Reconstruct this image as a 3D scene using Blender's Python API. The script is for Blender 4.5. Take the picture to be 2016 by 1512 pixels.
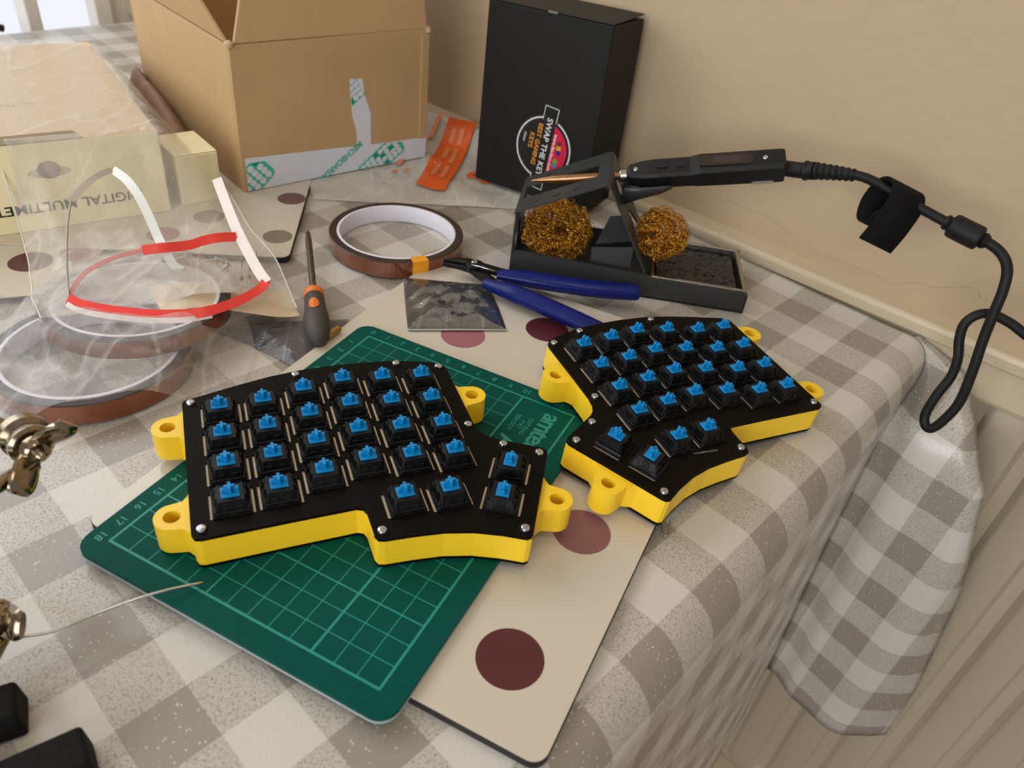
import bpy, bmesh, math, random
import numpy as np
from mathutils import Vector, Matrix, Euler

for o in list(bpy.data.objects):
    bpy.data.objects.remove(o, do_unlink=True)
SC = bpy.context.scene
COL = SC.collection
R = math.radians

# ------------------------------------------------------------------ camera
cam = bpy.data.cameras.new('camera')
cam.sensor_width = 36.0
cam.lens = 1505.0 / 2016.0 * 36.0
cam.clip_start = 0.01
cam.clip_end = 50
cam.dof.use_dof = True
cam.dof.focus_distance = 0.40
cam.dof.aperture_fstop = 14
camo = bpy.data.objects.new('camera', cam)
COL.objects.link(camo)
_r, _d, _f = (0.9915, 0.0786, 0.1041), (0.1305, -0.5975, -0.7912), (0.0, 0.7980, -0.6026)
camo.matrix_world = Matrix(((_r[0], -_d[0], -_f[0], 0.0), (_r[1], -_d[1], -_f[1], 0.0),
                            (_r[2], -_d[2], -_f[2], 0.2616), (0, 0, 0, 1)))
SC.camera = camo

# the wall runs along T (to the right), N points into the wall
T = Vector((0.8018, -0.5976, 0)); N = Vector((0.5976, 0.8018, 0)); Z = Vector((0, 0, 1))
def tn(t, n, z=0.0):
    return T * t + N * n + Z * z

# ------------------------------------------------------------------ world, light, exposure
SC.view_settings.view_transform = 'Standard'
SC.view_settings.look = 'None'
SC.view_settings.gamma = 1.0
SC.view_settings.use_curve_mapping = False
SC.view_settings.exposure = 0.12
wd = bpy.data.worlds.new('room_light'); SC.world = wd; wd.use_nodes = True
bg = wd.node_tree.nodes['Background']
bg.inputs[0].default_value = (1.0, 0.98, 0.95, 1); bg.inputs[1].default_value = 0.30

def area(name, loc, target, sx, sy, power, col):
    l = bpy.data.lights.new(name, 'AREA'); l.shape = 'RECTANGLE'; l.size = sx; l.size_y = sy
    l.energy = power; l.color = col
    o = bpy.data.objects.new(name, l); COL.objects.link(o)
    o.location = loc
    o.rotation_euler = (Vector(target) - Vector(loc)).to_track_quat('-Z', 'Y').to_euler()
    return o
area('garden_door_daylight', tn(-1.10, -0.05, 0.55), tn(-0.1, 0.15, 0.1), 1.0, 1.2, 9.0, (0.93, 0.97, 1.0))
area('room_window_daylight', tn(0.25, -1.8, 0.62), tn(-0.35, 0.2, 0.05), 1.5, 1.1, 27.0, (0.94, 0.98, 1.0))
area('ceiling_lamp', tn(0.35, 0.0, 1.50), tn(0.0, 0.2, 0.0), 0.40, 0.40, 2.2, (1.0, 0.89, 0.75))

# ------------------------------------------------------------------ materials
def lin(c):
    def f(v):
        v = v / 255.0
        return v / 12.92 if v <= 0.04045 else ((v + 0.055) / 1.055) ** 2.4
    return (f(c[0]), f(c[1]), f(c[2]), 1.0)

class NT:
    """tiny node helper"""
    def __init__(s, m):
        m.use_nodes = True
        s.t = m.node_tree; s.n = s.t.nodes; s.l = s.t.links
        s.p = s.n['Principled BSDF']; s.out = s.n['Material Output']
    def add(s, kind, **kw):
        nd = s.n.new(kind)
        for k, v in kw.items():
            if k.startswith('i_'):
                nd.inputs[int(k[2:])].default_value = v
            else:
                setattr(nd, k, v)
        return nd
    def math(s, op, a, b=None, c=None):
        nd = s.n.new('ShaderNodeMath'); nd.operation = op
        for i, v in enumerate((a, b, c)):
            if v is None: continue
            if isinstance(v, (int, float)): nd.inputs[i].default_value = v
            else: s.l.new(v, nd.inputs[i])
        return nd.outputs[0]
    def mix(s, fac, a, b):
        nd = s.n.new('ShaderNodeMix'); nd.data_type = 'RGBA'
        for sock, v in ((nd.inputs[0], fac), (nd.inputs[6], a), (nd.inputs[7], b)):
            if isinstance(v, (int, float)): sock.default_value = v
            elif isinstance(v, tuple): sock.default_value = v
            else: s.l.new(v, sock)
        return nd.outputs[2]
    def noise(s, scale, detail=3.0, rough=0.5, vec=None, dist=0.0):
        nd = s.n.new('ShaderNodeTexNoise')
        nd.inputs['Scale'].default_value = scale; nd.inputs['Detail'].default_value = detail
        nd.inputs['Roughness'].default_value = rough; nd.inputs['Distortion'].default_value = dist
        if vec is not None: s.l.new(vec, nd.inputs['Vector'])
        return nd.outputs['Fac']
    def coord(s, w='Object'):
        return s.n.new('ShaderNodeTexCoord').outputs[w]
    def ramp(s, fac, stops):
        nd = s.n.new('ShaderNodeValToRGB'); e = nd.color_ramp.elements
        e[0].position, e[0].color = stops[0]; e[1].position, e[1].color = stops[1]
        for p, c in stops[2:]:
            x = e.new(p); x.color = c
        s.l.new(fac, nd.inputs[0]); return nd.outputs[0]
    def bump(s, h, strength, dist):
        nd = s.n.new('ShaderNodeBump'); nd.inputs['Strength'].default_value = strength
        nd.inputs['Distance'].default_value = dist
        s.l.new(h, nd.inputs['Height']); s.l.new(nd.outputs[0], s.p.inputs['Normal'])

MATS = {}
def mat(name, col, rough=0.5, metal=0.0, var=0.06, vscale=60.0, bump=0.0, bscale=400.0, spec=0.5, coat=0.0, col2=None):
    if name in MATS: return MATS[name]
    m = bpy.data.materials.new(name); k = NT(m); c = lin(col)
    co = k.coord()
    nz = k.noise(vscale, 4, 0.55, co)
    if col2 is None:
        c2 = tuple(max(0.0, v * (1 - 2.2 * var)) for v in c[:3]) + (1,)
    else:
        c2 = lin(col2)
    k.l.new(k.mix(nz, c2, tuple(min(1, v * (1 + 1.2 * var)) for v in c[:3]) + (1,)), k.p.inputs['Base Color'])
    k.l.new(k.math('MULTIPLY_ADD', nz, 0.14, rough - 0.07), k.p.inputs['Roughness'])
    k.p.inputs['Metallic'].default_value = metal
    k.p.inputs['Specular IOR Level'].default_value = spec
    k.p.inputs['Coat Weight'].default_value = coat
    k.p.inputs['Coat Roughness'].default_value = 0.12
    if bump > 0: k.bump(k.noise(bscale, 3, 0.6, co), bump, 0.001)
    MATS[name] = m
    return m

def film(name, col, alpha, rough=0.12, haze=0.25, wr=0.5, wscale=45.0, gloss_tint=(1, 1, 1, 1), metal=0.0):
    """thin clear or tinted plastic film: mostly see-through, shiny, wrinkled"""
    if name in MATS: return MATS[name]
    m = bpy.data.materials.new(name); k = NT(m); co = k.coord()
    k.p.inputs['Base Color'].default_value = lin(col)
    k.p.inputs['Roughness'].default_value = rough
    k.p.inputs['Metallic'].default_value = metal
    k.p.inputs['Specular IOR Level'].default_value = 0.6
    h = k.noise(wscale, 3, 0.5, co, 0.6)
    k.bump(h, wr, 0.004)
    tr = k.n.new('ShaderNodeBsdfTransparent'); tr.inputs[0].default_value = gloss_tint
    lw = k.n.new('ShaderNodeLayerWeight'); lw.inputs[0].default_value = 0.35
    crease_shine = k.math('MULTIPLY', k.math('SUBTRACT', k.noise(wscale * 2.2, 2, 0.5, co, 1.2), 0.5), haze)
    mp = k.n.new('ShaderNodeMapping'); mp.inputs['Rotation'].default_value = (0, 0, R(48)); mp.inputs['Scale'].default_value = (1.0, 0.30, 0.6); k.l.new(co, mp.inputs[0]); sv = mp.outputs[0]
    fade = k.math('MULTIPLY', k.noise(wscale * 0.5, 2, 0.5, co), 1.3)
    line = k.math('MAXIMUM', k.math('SUBTRACT', 1.0, k.math('MULTIPLY', k.math('ABSOLUTE', k.math('SUBTRACT', k.noise(wscale * 0.75, 1.0, 0.4, sv, 0.25), 0.5)), 42.0)), 0.0)
    line2 = k.math('MAXIMUM', k.math('SUBTRACT', 1.0, k.math('MULTIPLY', k.math('ABSOLUTE', k.math('SUBTRACT', k.noise(wscale * 1.5, 1.0, 0.4, sv, 0.1), 0.46)), 60.0)), 0.0)
    crease_shine = k.math('ADD', crease_shine, k.math('MULTIPLY', k.math('ADD', line, k.math('MULTIPLY', line2, 0.6)), k.math('MULTIPLY', fade, haze * 1.5)))  # highlights along creases put into the film as whiter, more opaque streaks
    fac = k.math('ADD', k.math('MULTIPLY_ADD', lw.outputs['Facing'], 0.18, alpha), crease_shine)
    fac = k.math('MINIMUM', k.math('MAXIMUM', fac, 0.03), 1.0)
    mx = k.n.new('ShaderNodeMixShader')
    k.l.new(fac, mx.inputs[0]); k.l.new(tr.outputs[0], mx.inputs[1]); k.l.new(k.p.outputs[0], mx.inputs[2])
    k.l.new(mx.outputs[0], k.out.inputs[0])
    MATS[name] = m
    return m

# ------------------------------------------------------------------ mesh helpers
def link(name, me, material, parent=None, loc=None, rot=None, smooth=False, mw=None):
    o = bpy.data.objects.new(name, me); COL.objects.link(o)
    if material is not None and len(me.materials) == 0: me.materials.append(material)
    if parent is not None: o.parent = parent
    if loc is not None: o.location = loc
    if rot is not None: o.rotation_euler = rot
    if mw is not None: o.matrix_local = mw
    if smooth: shade(me, smooth)
    return o

def shade(me, ang=40):
    n = len(me.polygons)
    me.polygons.foreach_set('use_smooth', [True] * n)
    if isinstance(ang, (int, float)) and not isinstance(ang, bool):
        bm = bmesh.new(); bm.from_mesh(me); a = R(ang)
        for e in bm.edges:
            e.smooth = not (len(e.link_faces) == 2 and e.calc_face_angle(0) > a)
        bm.to_mesh(me); bm.free()

class MB:
    """collects pieces into one mesh"""
    def __init__(s): s.v = []; s.f = []
    def raw(s, v, f, M=None):
        b = len(s.v)
        for p in v:
            s.v.append(tuple(M @ Vector(p)) if M is not None else tuple(p))
        for q in f: s.f.append(tuple(b + i for i in q))
        return s
    def frustum(s, cx, cy, z0, w0, d0, z1, w1, d1, M=None, ox=0, oy=0):
        v = [(cx + sx * w0 / 2, cy + sy * d0 / 2, z0) for sx, sy in ((-1, -1), (1, -1), (1, 1), (-1, 1))]
        v += [(cx + ox + sx * w1 / 2, cy + oy + sy * d1 / 2, z1) for sx, sy in ((-1, -1), (1, -1), (1, 1), (-1, 1))]
        return s.raw(v, [(3, 2, 1, 0), (4, 5, 6, 7), (0, 1, 5, 4), (1, 2, 6, 5), (2, 3, 7, 6), (3, 0, 4, 7)], M)
    def box(s, x0, x1, y0, y1, z0, z1, M=None):
        return s.frustum((x0 + x1) / 2, (y0 + y1) / 2, z0, x1 - x0, y1 - y0, z1, x1 - x0, y1 - y0, M)
    def lathe(s, prof, seg=20, M=None, cap=True):
        v = []; f = []
        for r, z in prof:
            for i in range(seg):
                a = 2 * math.pi * i / seg
                v.append((r * math.cos(a), r * math.sin(a), z))
        for j in range(len(prof) - 1):
            for i in range(seg):
                k = (i + 1) % seg
                f.append((j * seg + i, j * seg + k, (j + 1) * seg + k, (j + 1) * seg + i))
        if cap:
            f.append(tuple(range(seg - 1, -1, -1))); f.append(tuple((len(prof) - 1) * seg + i for i in range(seg)))
        return s.raw(v, f, M)
    def ring(s, prof, seg=64, M=None):
        """closed profile swept round z"""
        v = []; f = []; n = len(prof)
        for i in range(seg):
            a = 2 * math.pi * i / seg
            for r, z in prof: v.append((r * math.cos(a), r * math.sin(a), z))
        for i in range(seg):
            k = (i + 1) % seg
            for j in range(n):
                l = (j + 1) % n
                f.append((i * n + j, k * n + j, k * n + l, i * n + l))
        return s.raw(v, f, M)
    def tube(s, pts, rad, seg=10, cap=True, flat=1.0, up=None, M=None):
        """sweep a circle (or an ellipse: flat < 1 along the up side) along points; rad number or list"""
        pts = [Vector(p) for p in pts]; n = len(pts)
        rr = rad if isinstance(rad, (list, tuple)) else [rad] * n
        v = []; f = []; prev = None
        for i, p in enumerate(pts):
            tg = (pts[min(i + 1, n - 1)] - pts[max(i - 1, 0)])
            if tg.length < 1e-12: tg = Vector((0, 0, 1))
            tg.normalize()
            if up is not None:
                b = tg.cross(Vector(up))
                if b.length < 1e-6: b = tg.orthogonal()
                b.normalize()
            else:
                if prev is None: b = tg.orthogonal().normalized()
                else:
                    b = prev - tg * prev.dot(tg)
                    b = b.normalized() if b.length > 1e-9 else tg.orthogonal().normalized()
            prev = b
            c = b.cross(tg)
            for j in range(seg):
                a = 2 * math.pi * j / seg
                v.append(tuple(p + b * (rr[i] * math.cos(a)) + c * (rr[i] * flat * math.sin(a))))
        for i in range(n - 1):
            for j in range(seg):
                k = (j + 1) % seg
                f.append((i * seg + j, i * seg + k, (i + 1) * seg + k, (i + 1) * seg + j))
        if cap:
            f.append(tuple(range(seg - 1, -1, -1))); f.append(tuple((n - 1) * seg + j for j in range(seg)))
        return s.raw(v, f, M)
    def ribbon(s, pts, width, normal, thick=0.0003, M=None):
        """flat strip along points; its flat side faces the normal"""
        pts = [Vector(p) for p in pts]; n = len(pts); nn = Vector(normal).normalized()
        v = []; f = []
        for i, p in enumerate(pts):
            tg = (pts[min(i + 1, n - 1)] - pts[max(i - 1, 0)]).normalized()
            b = tg.cross(nn)
            b = b.normalized() if b.length > 1e-6 else tg.orthogonal().normalized()
            c = b.cross(tg).normalized()
            for db, dc in ((-.5, 0), (.5, 0), (.5, 1), (-.5, 1)):
                v.append(tuple(p + b * (db * width) + c * (dc * thick)))
        for i in range(n - 1):
            for j in range(4):
                k = (j + 1) % 4
                f.append((i * 4 + j, i * 4 + k, (i + 1) * 4 + k, (i + 1) * 4 + j))
        f.append((3, 2, 1, 0)); f.append(tuple((n - 1) * 4 + j for j in range(4)))
        return s.raw(v, f, M)
    def mesh(s, name='m', bevel=0.0, bseg=2, ang=30):
        me = bpy.data.meshes.new(name)
        me.from_pydata(s.v, [], s.f)
        bm = bmesh.new(); bm.from_mesh(me)
        bmesh.ops.recalc_face_normals(bm, faces=bm.faces)
        if bevel > 0:
            ed = [e for e in bm.edges if len(e.link_faces) == 2 and e.calc_face_angle(0) > R(ang)]
            bmesh.ops.bevel(bm, geom=ed, offset=bevel, segments=bseg, profile=0.5, affect='EDGES', clamp_overlap=True)
        bm.to_mesh(me); bm.free()
        return me
    def obj(s, name, material, parent=None, bevel=0.0, bseg=2, smooth=False, **kw):
        return link(name, s.mesh(name, bevel, bseg), material, parent, smooth=smooth, **kw)

def curve_mesh(splines, depth, bevel=0.0, z=0.0):
    """filled outline with holes, thickness depth, bottom at z"""
    cu = bpy.data.curves.new('c', 'CURVE'); cu.dimensions = '2D'; cu.fill_mode = 'BOTH'
    cu.extrude = depth / 2 - bevel; cu.bevel_depth = bevel; cu.bevel_resolution = 1
    if bevel: cu.offset = -bevel
    for pts in splines:
        sp = cu.splines.new('POLY'); sp.points.add(len(pts) - 1)
        for p, q in zip(sp.points, pts): p.co = (q[0], q[1], 0, 1)
        sp.use_cyclic_u = True
    o = bpy.data.objects.new('c', cu)
    me = bpy.data.meshes.new_from_object(o)
    bpy.data.objects.remove(o); bpy.data.curves.remove(cu)
    me.transform(Matrix.Translation((0, 0, z + depth / 2)))
    me.materials.clear()
    me.polygons.foreach_set('use_smooth', [False] * len(me.polygons))
    bm = bmesh.new(); bm.from_mesh(me)
    bmesh.ops.remove_doubles(bm, verts=bm.verts, dist=1e-6)
    bmesh.ops.recalc_face_normals(bm, faces=bm.faces)
    bm.to_mesh(me); bm.free()
    return me

def text_mesh(s, size, depth=0.00006, bold=0.0, align='CENTER', sx=1.0, shear=0.0, spacing=1.0):
    cu = bpy.data.curves.new('t', 'FONT'); cu.body = s; cu.size = size; cu.extrude = depth / 2
    cu.align_x = align; cu.align_y = 'CENTER'; cu.offset = bold * size; cu.shear = shear; cu.space_character = spacing
    cu.resolution_u = 3
    o = bpy.data.objects.new('t', cu)
    me = bpy.data.meshes.new_from_object(o)
    bpy.data.objects.remove(o); bpy.data.curves.remove(cu)
    me.transform(Matrix.Translation((0, 0, depth / 2)) @ Matrix.Diagonal((sx, 1, 1, 1)))
    me.materials.clear()
    return me

def join_meshes(items, name):
    """items: (mesh, matrix) -> one mesh"""
    bm = bmesh.new()
    for me, M in items:
        me.transform(M); bm.from_mesh(me); bpy.data.meshes.remove(me)
    out = bpy.data.meshes.new(name); bm.to_mesh(out); bm.free()
    return out

def frame(o, ex, ey=None, ez=None):
    """matrix with origin o and axes ex, ey, ez"""
    ex = Vector(ex).normalized()
    if ey is None: ey = Vector(ez).cross(ex)
    ey = Vector(ey).normalized(); ez = ex.cross(ey).normalized()
    return Matrix(((ex.x, ey.x, ez.x, o[0]), (ex.y, ey.y, ez.y, o[1]), (ex.z, ey.z, ez.z, o[2]), (0, 0, 0, 1)))

def rrect(x0, x1, y0, y1, r, seg=6):
    pts = []
    for cx, cy, a0 in ((x1 - r, y1 - r, 0), (x0 + r, y1 - r, 90), (x0 + r, y0 + r, 180), (x1 - r, y0 + r, 270)):
        for i in range(seg + 1):
            a = R(a0 + 90 * i / seg); pts.append((cx + r * math.cos(a), cy + r * math.sin(a)))
    return pts
def circle(cx, cy, r, n=24, ry=None, rot=0.0):
    ry = r if ry is None else ry; out = []
    for i in range(n):
        a = 2 * math.pi * i / n; x, y = r * math.cos(a), ry * math.sin(a)
        out.append((cx + x * math.cos(rot) - y * math.sin(rot), cy + x * math.sin(rot) + y * math.cos(rot)))
    return out
def smooth_line(pts, n=6, closed=False):
    """Catmull-Rom through points (any dimension)"""
    P = [Vector(p) for p in pts]; m = len(P); out = []
    rng = range(m if closed else m - 1)
    for i in rng:
        p0 = P[(i - 1) % m] if closed or i > 0 else P[0] * 2 - P[1]
        p1 = P[i]; p2 = P[(i + 1) % m]
        p3 = P[(i + 2) % m] if closed or i + 2 < m else P[-1] * 2 - P[-2]
        for k in range(n):
            u = k / n
            out.append(0.5 * ((2 * p1) + (p2 - p0) * u + (2 * p0 - 5 * p1 + 4 * p2 - p3) * u * u + (3 * p1 - p0 - 3 * p2 + p3) * u ** 3))
    if not closed: out.append(P[-1])
    return out

def empty(name, M=None, loc=(0, 0, 0), rotz=0.0):
    o = bpy.data.objects.new(name, None); COL.objects.link(o); o.empty_display_size = 0.01
    if M is not None: o.matrix_world = M
    else:
        o.location = loc; o.rotation_euler = (0, 0, rotz)
    return o
def tag(o, label, cat, group=None):
    o['label'] = label; o['category'] = cat
    if group: o['group'] = group
    return o
def struct(o, label=None, cat=None):
    o['kind'] = 'structure'
    if label: o['label'] = label
    if cat: o['category'] = cat
    return o

rnd = random.Random(7)
def hnoise(x, y, s):
    """cheap smooth 2D wobble in -1..1"""
    return (math.sin(x * s + 1.3) * math.cos(y * s * 1.17 - 0.4) + 0.6 * math.sin((x + y) * s * 1.93 + 2.1)
            + 0.45 * math.sin((x * 0.7 - y) * s * 3.1 + 0.7) + 0.3 * math.cos((x - y * 0.4) * s * 5.3)) / 2.2

# ================================================================== THE SETTING
M_wall = bpy.data.materials.new('wall_paint'); k = NT(M_wall); co = k.coord()
nz = k.noise(2.2, 5, 0.55, co)
base = k.mix(nz, lin((176, 153, 123)), lin((186, 163, 132)))
spot = k.ramp(k.noise(26, 2, 0.4, co), [(0.74, (0, 0, 0, 1)), (0.80, (1, 1, 1, 1))])
k.l.new(k.mix(k.math('MULTIPLY', spot, 0.35), base, lin((140, 118, 96))), k.p.inputs['Base Color'])
k.p.inputs['Roughness'].default_value = 0.62
hh = k.math('ADD', k.noise(9, 4, 0.5, co), k.math('MULTIPLY', k.noise(90, 3, 0.6, co), 0.12))
k.bump(hh, 0.35, 0.01)
M_gloss = mat('white_gloss_paint', (202, 184, 155), 0.35, var=0.05, vscale=20, bump=0.15, bscale=60)
M_floor = mat('brown_floorboards', (120, 84, 58), 0.45, var=0.2, vscale=8)
M_white = mat('white_frame_paint', (232, 226, 216), 0.4, var=0.03, vscale=10)

def wall_slab(name, t0, t1, n0, n1, z0, z1, material):
    m = MB(); m.box(t0, t1, n0, n1, z0, z1, Matrix(((T.x, N.x, 0, 0), (T.y, N.y, 0, 0), (0, 0, 1, 0), (0, 0, 0, 1))))
    return m.obj(name, material)
struct(wall_slab('wall_back', -1.25, 1.05, 0.5525, 0.66, -0.76, 1.6, M_wall))
struct(wall_slab('floor', -1.25, 1.05, -2.4, 0.66, -0.80, -0.76, M_floor))
struct(wall_slab('ceiling', -1.25, 1.05, -2.4, 0.66, 1.6, 1.66, mat('ceiling_white', (224, 218, 208), 0.7)))
struct(wall_slab('wall_left', -1.25, -1.15, 0.514, 0.5525, -0.76, 1.6, M_white))

m = MB(); m.tube(smooth_line([(0.148, 0.5787, 0.032), (0.175, 0.5585, 0.0324), (0.1903, 0.5471, 0.0273), (0.2072, 0.5345, 0.0203), (0.2308, 0.517, 0.0203), (0.2485, 0.5037, 0.0209), (0.2568, 0.4976, 0.0194), (0.271, 0.487, 0.0275), (0.2781, 0.4817, 0.028), (0.2956, 0.4687, 0.038), (0.3011, 0.4645, 0.0334)], 6), 0.0003, 6)
m.obj('paint_ridge', M_wall, bpy.data.objects['wall_back'], smooth=True)
# shelf rail over the radiator: profile swept along T
TNM = Matrix(((T.x, N.x, 0, 0), (T.y, N.y, 0, 0), (0, 0, 1, 0), (0, 0, 0, 1)))
prof = [(0.5525, 0.0122), (0.5345, 0.0120), (0.5328, 0.0108), (0.5322, 0.0085), (0.5330, 0.0012), (0.5360, 0.0002),
        (0.5375, -0.0010), (0.5378, -0.0260), (0.5390, -0.0290), (0.5525, -0.0292)]
m = MB(); v = []; f = []
for t in (-1.15, 0.95):
    for n, z in prof: v.append((t, n, z))
q = len(prof)
for j in range(q - 1): f.append((j, j + 1, q + j + 1, q + j))
f.append(tuple(range(q))); f.append(tuple(range(2 * q - 1, q - 1, -1)))
m.raw(v, f, TNM)
struct(m.obj('trim_1', M_gloss, bevel=0.0006), 'cream gloss painted shelf rail along the beige wall', 'trim')

# glazed garden door at the end of the table
door = empty('door_1', loc=tn(-1.15, -0.05, -0.76)); struct(door, 'bright glazed garden door beyond the far end of the table', 'door')
M_pane = bpy.data.materials.new('daylight_glass'); k = NT(M_pane)
em = k.n.new('ShaderNodeEmission'); em.inputs[1].default_value = 1.0
k.l.new(k.mix(k.noise(1.5, 2, 0.5, k.coord()), lin((228, 234, 246)), lin((240, 240, 242))), em.inputs[0])
k.l.new(em.outputs[0], k.out.inputs[0])
def dbox(name, n0, n1, z0, z1, t0, t1, material):
    m = MB(); m.box(t0, t1, n0 + 0.05, n1 + 0.05, z0 + 0.76, z1 + 0.76, Matrix(((T.x, N.x, 0, 0), (T.y, N.y, 0, 0), (0, 0, 1, 0), (0, 0, 0, 1))))
    return m.obj(name, material, door, bevel=0.002)
dbox('frame_post', 0.403, 0.420, -0.70, 1.3, -0.03, 0.015, M_white)
dbox('frame_post', 0.492, 0.514, -0.76, 1.35, -0.03, 0.01, M_white)
dbox('frame_post', -0.60, -0.55, -0.76, 1.35, -0.03, 0.01, M_white)
dbox('frame_rail', -0.60, 0.492, 1.30, 1.37, -0.03, 0.01, M_white)
dbox('frame_rail', -0.60, 0.492, -0.76, -0.62, -0.03, 0.01, M_white)
dbox('glass_pane', -0.55, 0.403, -0.62, 1.3, -0.022, -0.015, M_pane)
dbox('glass_pane', 0.420, 0.492, -0.62, 1.3, -0.022, -0.015, M_pane)
m = MB(); m.tube([(0.0, 0.395, 0.739), (0.02, 0.397, 0.739), (0.028, 0.405, 0.739), (0.028, 0.418, 0.735)], 0.0045, 8, M=TNM)
m.obj('door_handle', mat('dark_bronze', (70, 58, 48), 0.4, 0.6), door, smooth=40)

# radiator under the shelf
rad = empty('radiator', loc=tn(0.0, 0.548, -0.60)); tag(rad, 'cream panel radiator with vertical flutes under the wall shelf', 'radiator')
M_rad = mat('radiator_enamel', (180, 166, 143), 0.42, var=0.03, vscale=12, bump=0.05, bscale=80)
tc = 0.0; v = []; f = []; cols = []
x = -0.46
tt = []
while x < 0.247:
    for dx, dn in ((0.0, 0.0), (0.004, 0.0085), (0.008, 0.0095), (0.013, 0.0095), (0.0165, 0.0020), (0.019, 0.0)):
        tt.append((x + dx, dn))
    x += 0.0408
tt.append((0.2505, 0.0)); tt.append((0.253, 0.004)); tt.append((0.253, 0.012))
zz = [0.03, 0.045, 0.052, 0.555, 0.562, 0.575]
for zi, z in enumerate(zz):
    w = 0.0 if zi in (0, 1, 5) else 1.0
    for (t, dn) in tt: v.append((t, -0.0105 + dn * w + (0.004 if zi in (0, 5) else 0), z))
L = len(tt)
for zi in range(len(zz) - 1):
    for j in range(L - 1): f.append((zi * L + j, zi * L + j + 1, (zi + 1) * L + j + 1, (zi + 1) * L + j))
m = MB(); m.raw(v, f, TNM); m.obj('front_panel', M_rad, rad, smooth=50)
m = MB(); m.box(-0.46, 0.253, 0.0005, 0.004, 0.03, 0.575, TNM); m.obj('back_panel', M_rad, rad)
m = MB(); m.tube([(0.24, -0.004, 0.05), (0.275, -0.004, 0.05), (0.28, -0.004, 0.04), (0.28, -0.004, -0.159)], 0.0075, 12, M=TNM)
m.obj('pipe', mat('copper_pipe_paint', (206, 190, 168), 0.4), rad, smooth=40)

# ================================================================== TABLE AND CLOTH
tab = empty('table', loc=tn(-0.53, 0.16, -0.76)); tag(tab, 'rectangular table hidden under the checked cloth', 'table')
M_wood = mat('table_wood', (150, 112, 76), 0.5, var=0.15, vscale=14)
m = MB(); m.box(-0.45, 0.466, -0.36, 0.364, 0.730, 0.7585, TNM); m.obj('table_top', M_wood, tab, bevel=0.004)
for dt in (-0.42, 0.425):
    for dn in (-0.33, 0.33):
        m = MB(); m.frustum(dt, dn, 0, 0.035, 0.035, 0.73, 0.05, 0.05, TNM); m.obj('leg', M_wood, tab, bevel=0.003)

# cloth pattern is laid in its own flat coordinates (UV = check cells)
cu_, su_ = math.cos(R(-40)), math.sin(R(-40))
def cells(a, b):
    X = T * a + N * b
    dx, dy = X.x + 0.1554, X.y - 0.157
    return ((dx * cu_ + dy * su_) / 0.0248, (-dx * su_ + dy * cu_) / 0.0252)
M_cloth = bpy.data.materials.new('checked_vinyl_cloth'); k = NT(M_cloth)
uv = k.n.new('ShaderNodeUVMap'); uv.uv_map = 'cells'
edge = k.n.new('ShaderNodeVectorMath'); edge.operation = 'MULTIPLY_ADD'
nv = k.n.new('ShaderNodeTexNoise'); nv.inputs['Scale'].default_value = 18; k.l.new(uv.outputs[0], nv.inputs['Vector'])
k.l.new(nv.outputs['Color'], edge.inputs[0]); edge.inputs[1].default_value = (0.035, 0.035, 0); 
ad = k.n.new('ShaderNodeVectorMath'); ad.operation = 'ADD'; ad.inputs[1].default_value = (-0.0175, -0.0175, 0)
k.l.new(uv.outputs[0], ad.inputs[0]); k.l.new(ad.outputs[0], edge.inputs[2])
sp = k.n.new('ShaderNodeSeparateXYZ'); k.l.new(edge.outputs[0], sp.inputs[0])
def par(s):  # 1 on odd cells
    return k.math('FLOOR', k.math('MULTIPLY', k.math('FRACT', k.math('MULTIPLY', s, 0.5)), 2.0))
pu, pv = par(sp.outputs[0]), par(sp.outputs[1])
both = k.math('MULTIPLY', pu, pv)                     # white cell
anyc = k.math('MAXIMUM', pu, pv)                      # not dark
fleck = k.n.new('ShaderNodeTexNoise'); fleck.inputs['Scale'].default_value = 25; fleck.inputs['Detail'].default_value = 3.0
fleck.inputs['Roughness'].default_value = 0.6; fleck.inputs['Distortion'].default_value = 0.7
k.l.new(uv.outputs[0], fleck.inputs['Vector'])
fl = k.ramp(fleck.outputs[0], [(0.50, (0, 0, 0, 1)), (0.64, (1, 1, 1, 1))])
vor = k.n.new('ShaderNodeTexVoronoi'); vor.inputs['Scale'].default_value = 9.5; k.l.new(uv.outputs[0], vor.inputs['Vector'])
dots = k.ramp(vor.outputs['Distance'], [(0.11, (1, 1, 1, 1)), (0.20, (0, 0, 0, 1))])
big = k.noise(0.35, 3, 0.5, uv.outputs[0])
dark = k.mix(dots, lin((148, 140, 129)), lin((206, 200, 189)))
speck = k.mix(fl, lin((189, 182, 171)), lin((148, 141, 132)))
white = k.mix(big, lin((202, 196, 187)), lin((210, 204, 195)))
c1 = k.mix(anyc, dark, speck)
k.l.new(k.mix(both, c1, white), k.p.inputs['Base Color'])
k.p.inputs['Roughness'].default_value = 0.36
k.p.inputs['Coat Weight'].default_value = 0.4; k.p.inputs['Coat Roughness'].default_value = 0.16
k.bump(k.math('ADD', k.math('MULTIPLY', fl, 0.5), k.math('MULTIPLY', dots, 0.4)), 0.35, 0.0004)

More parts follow.
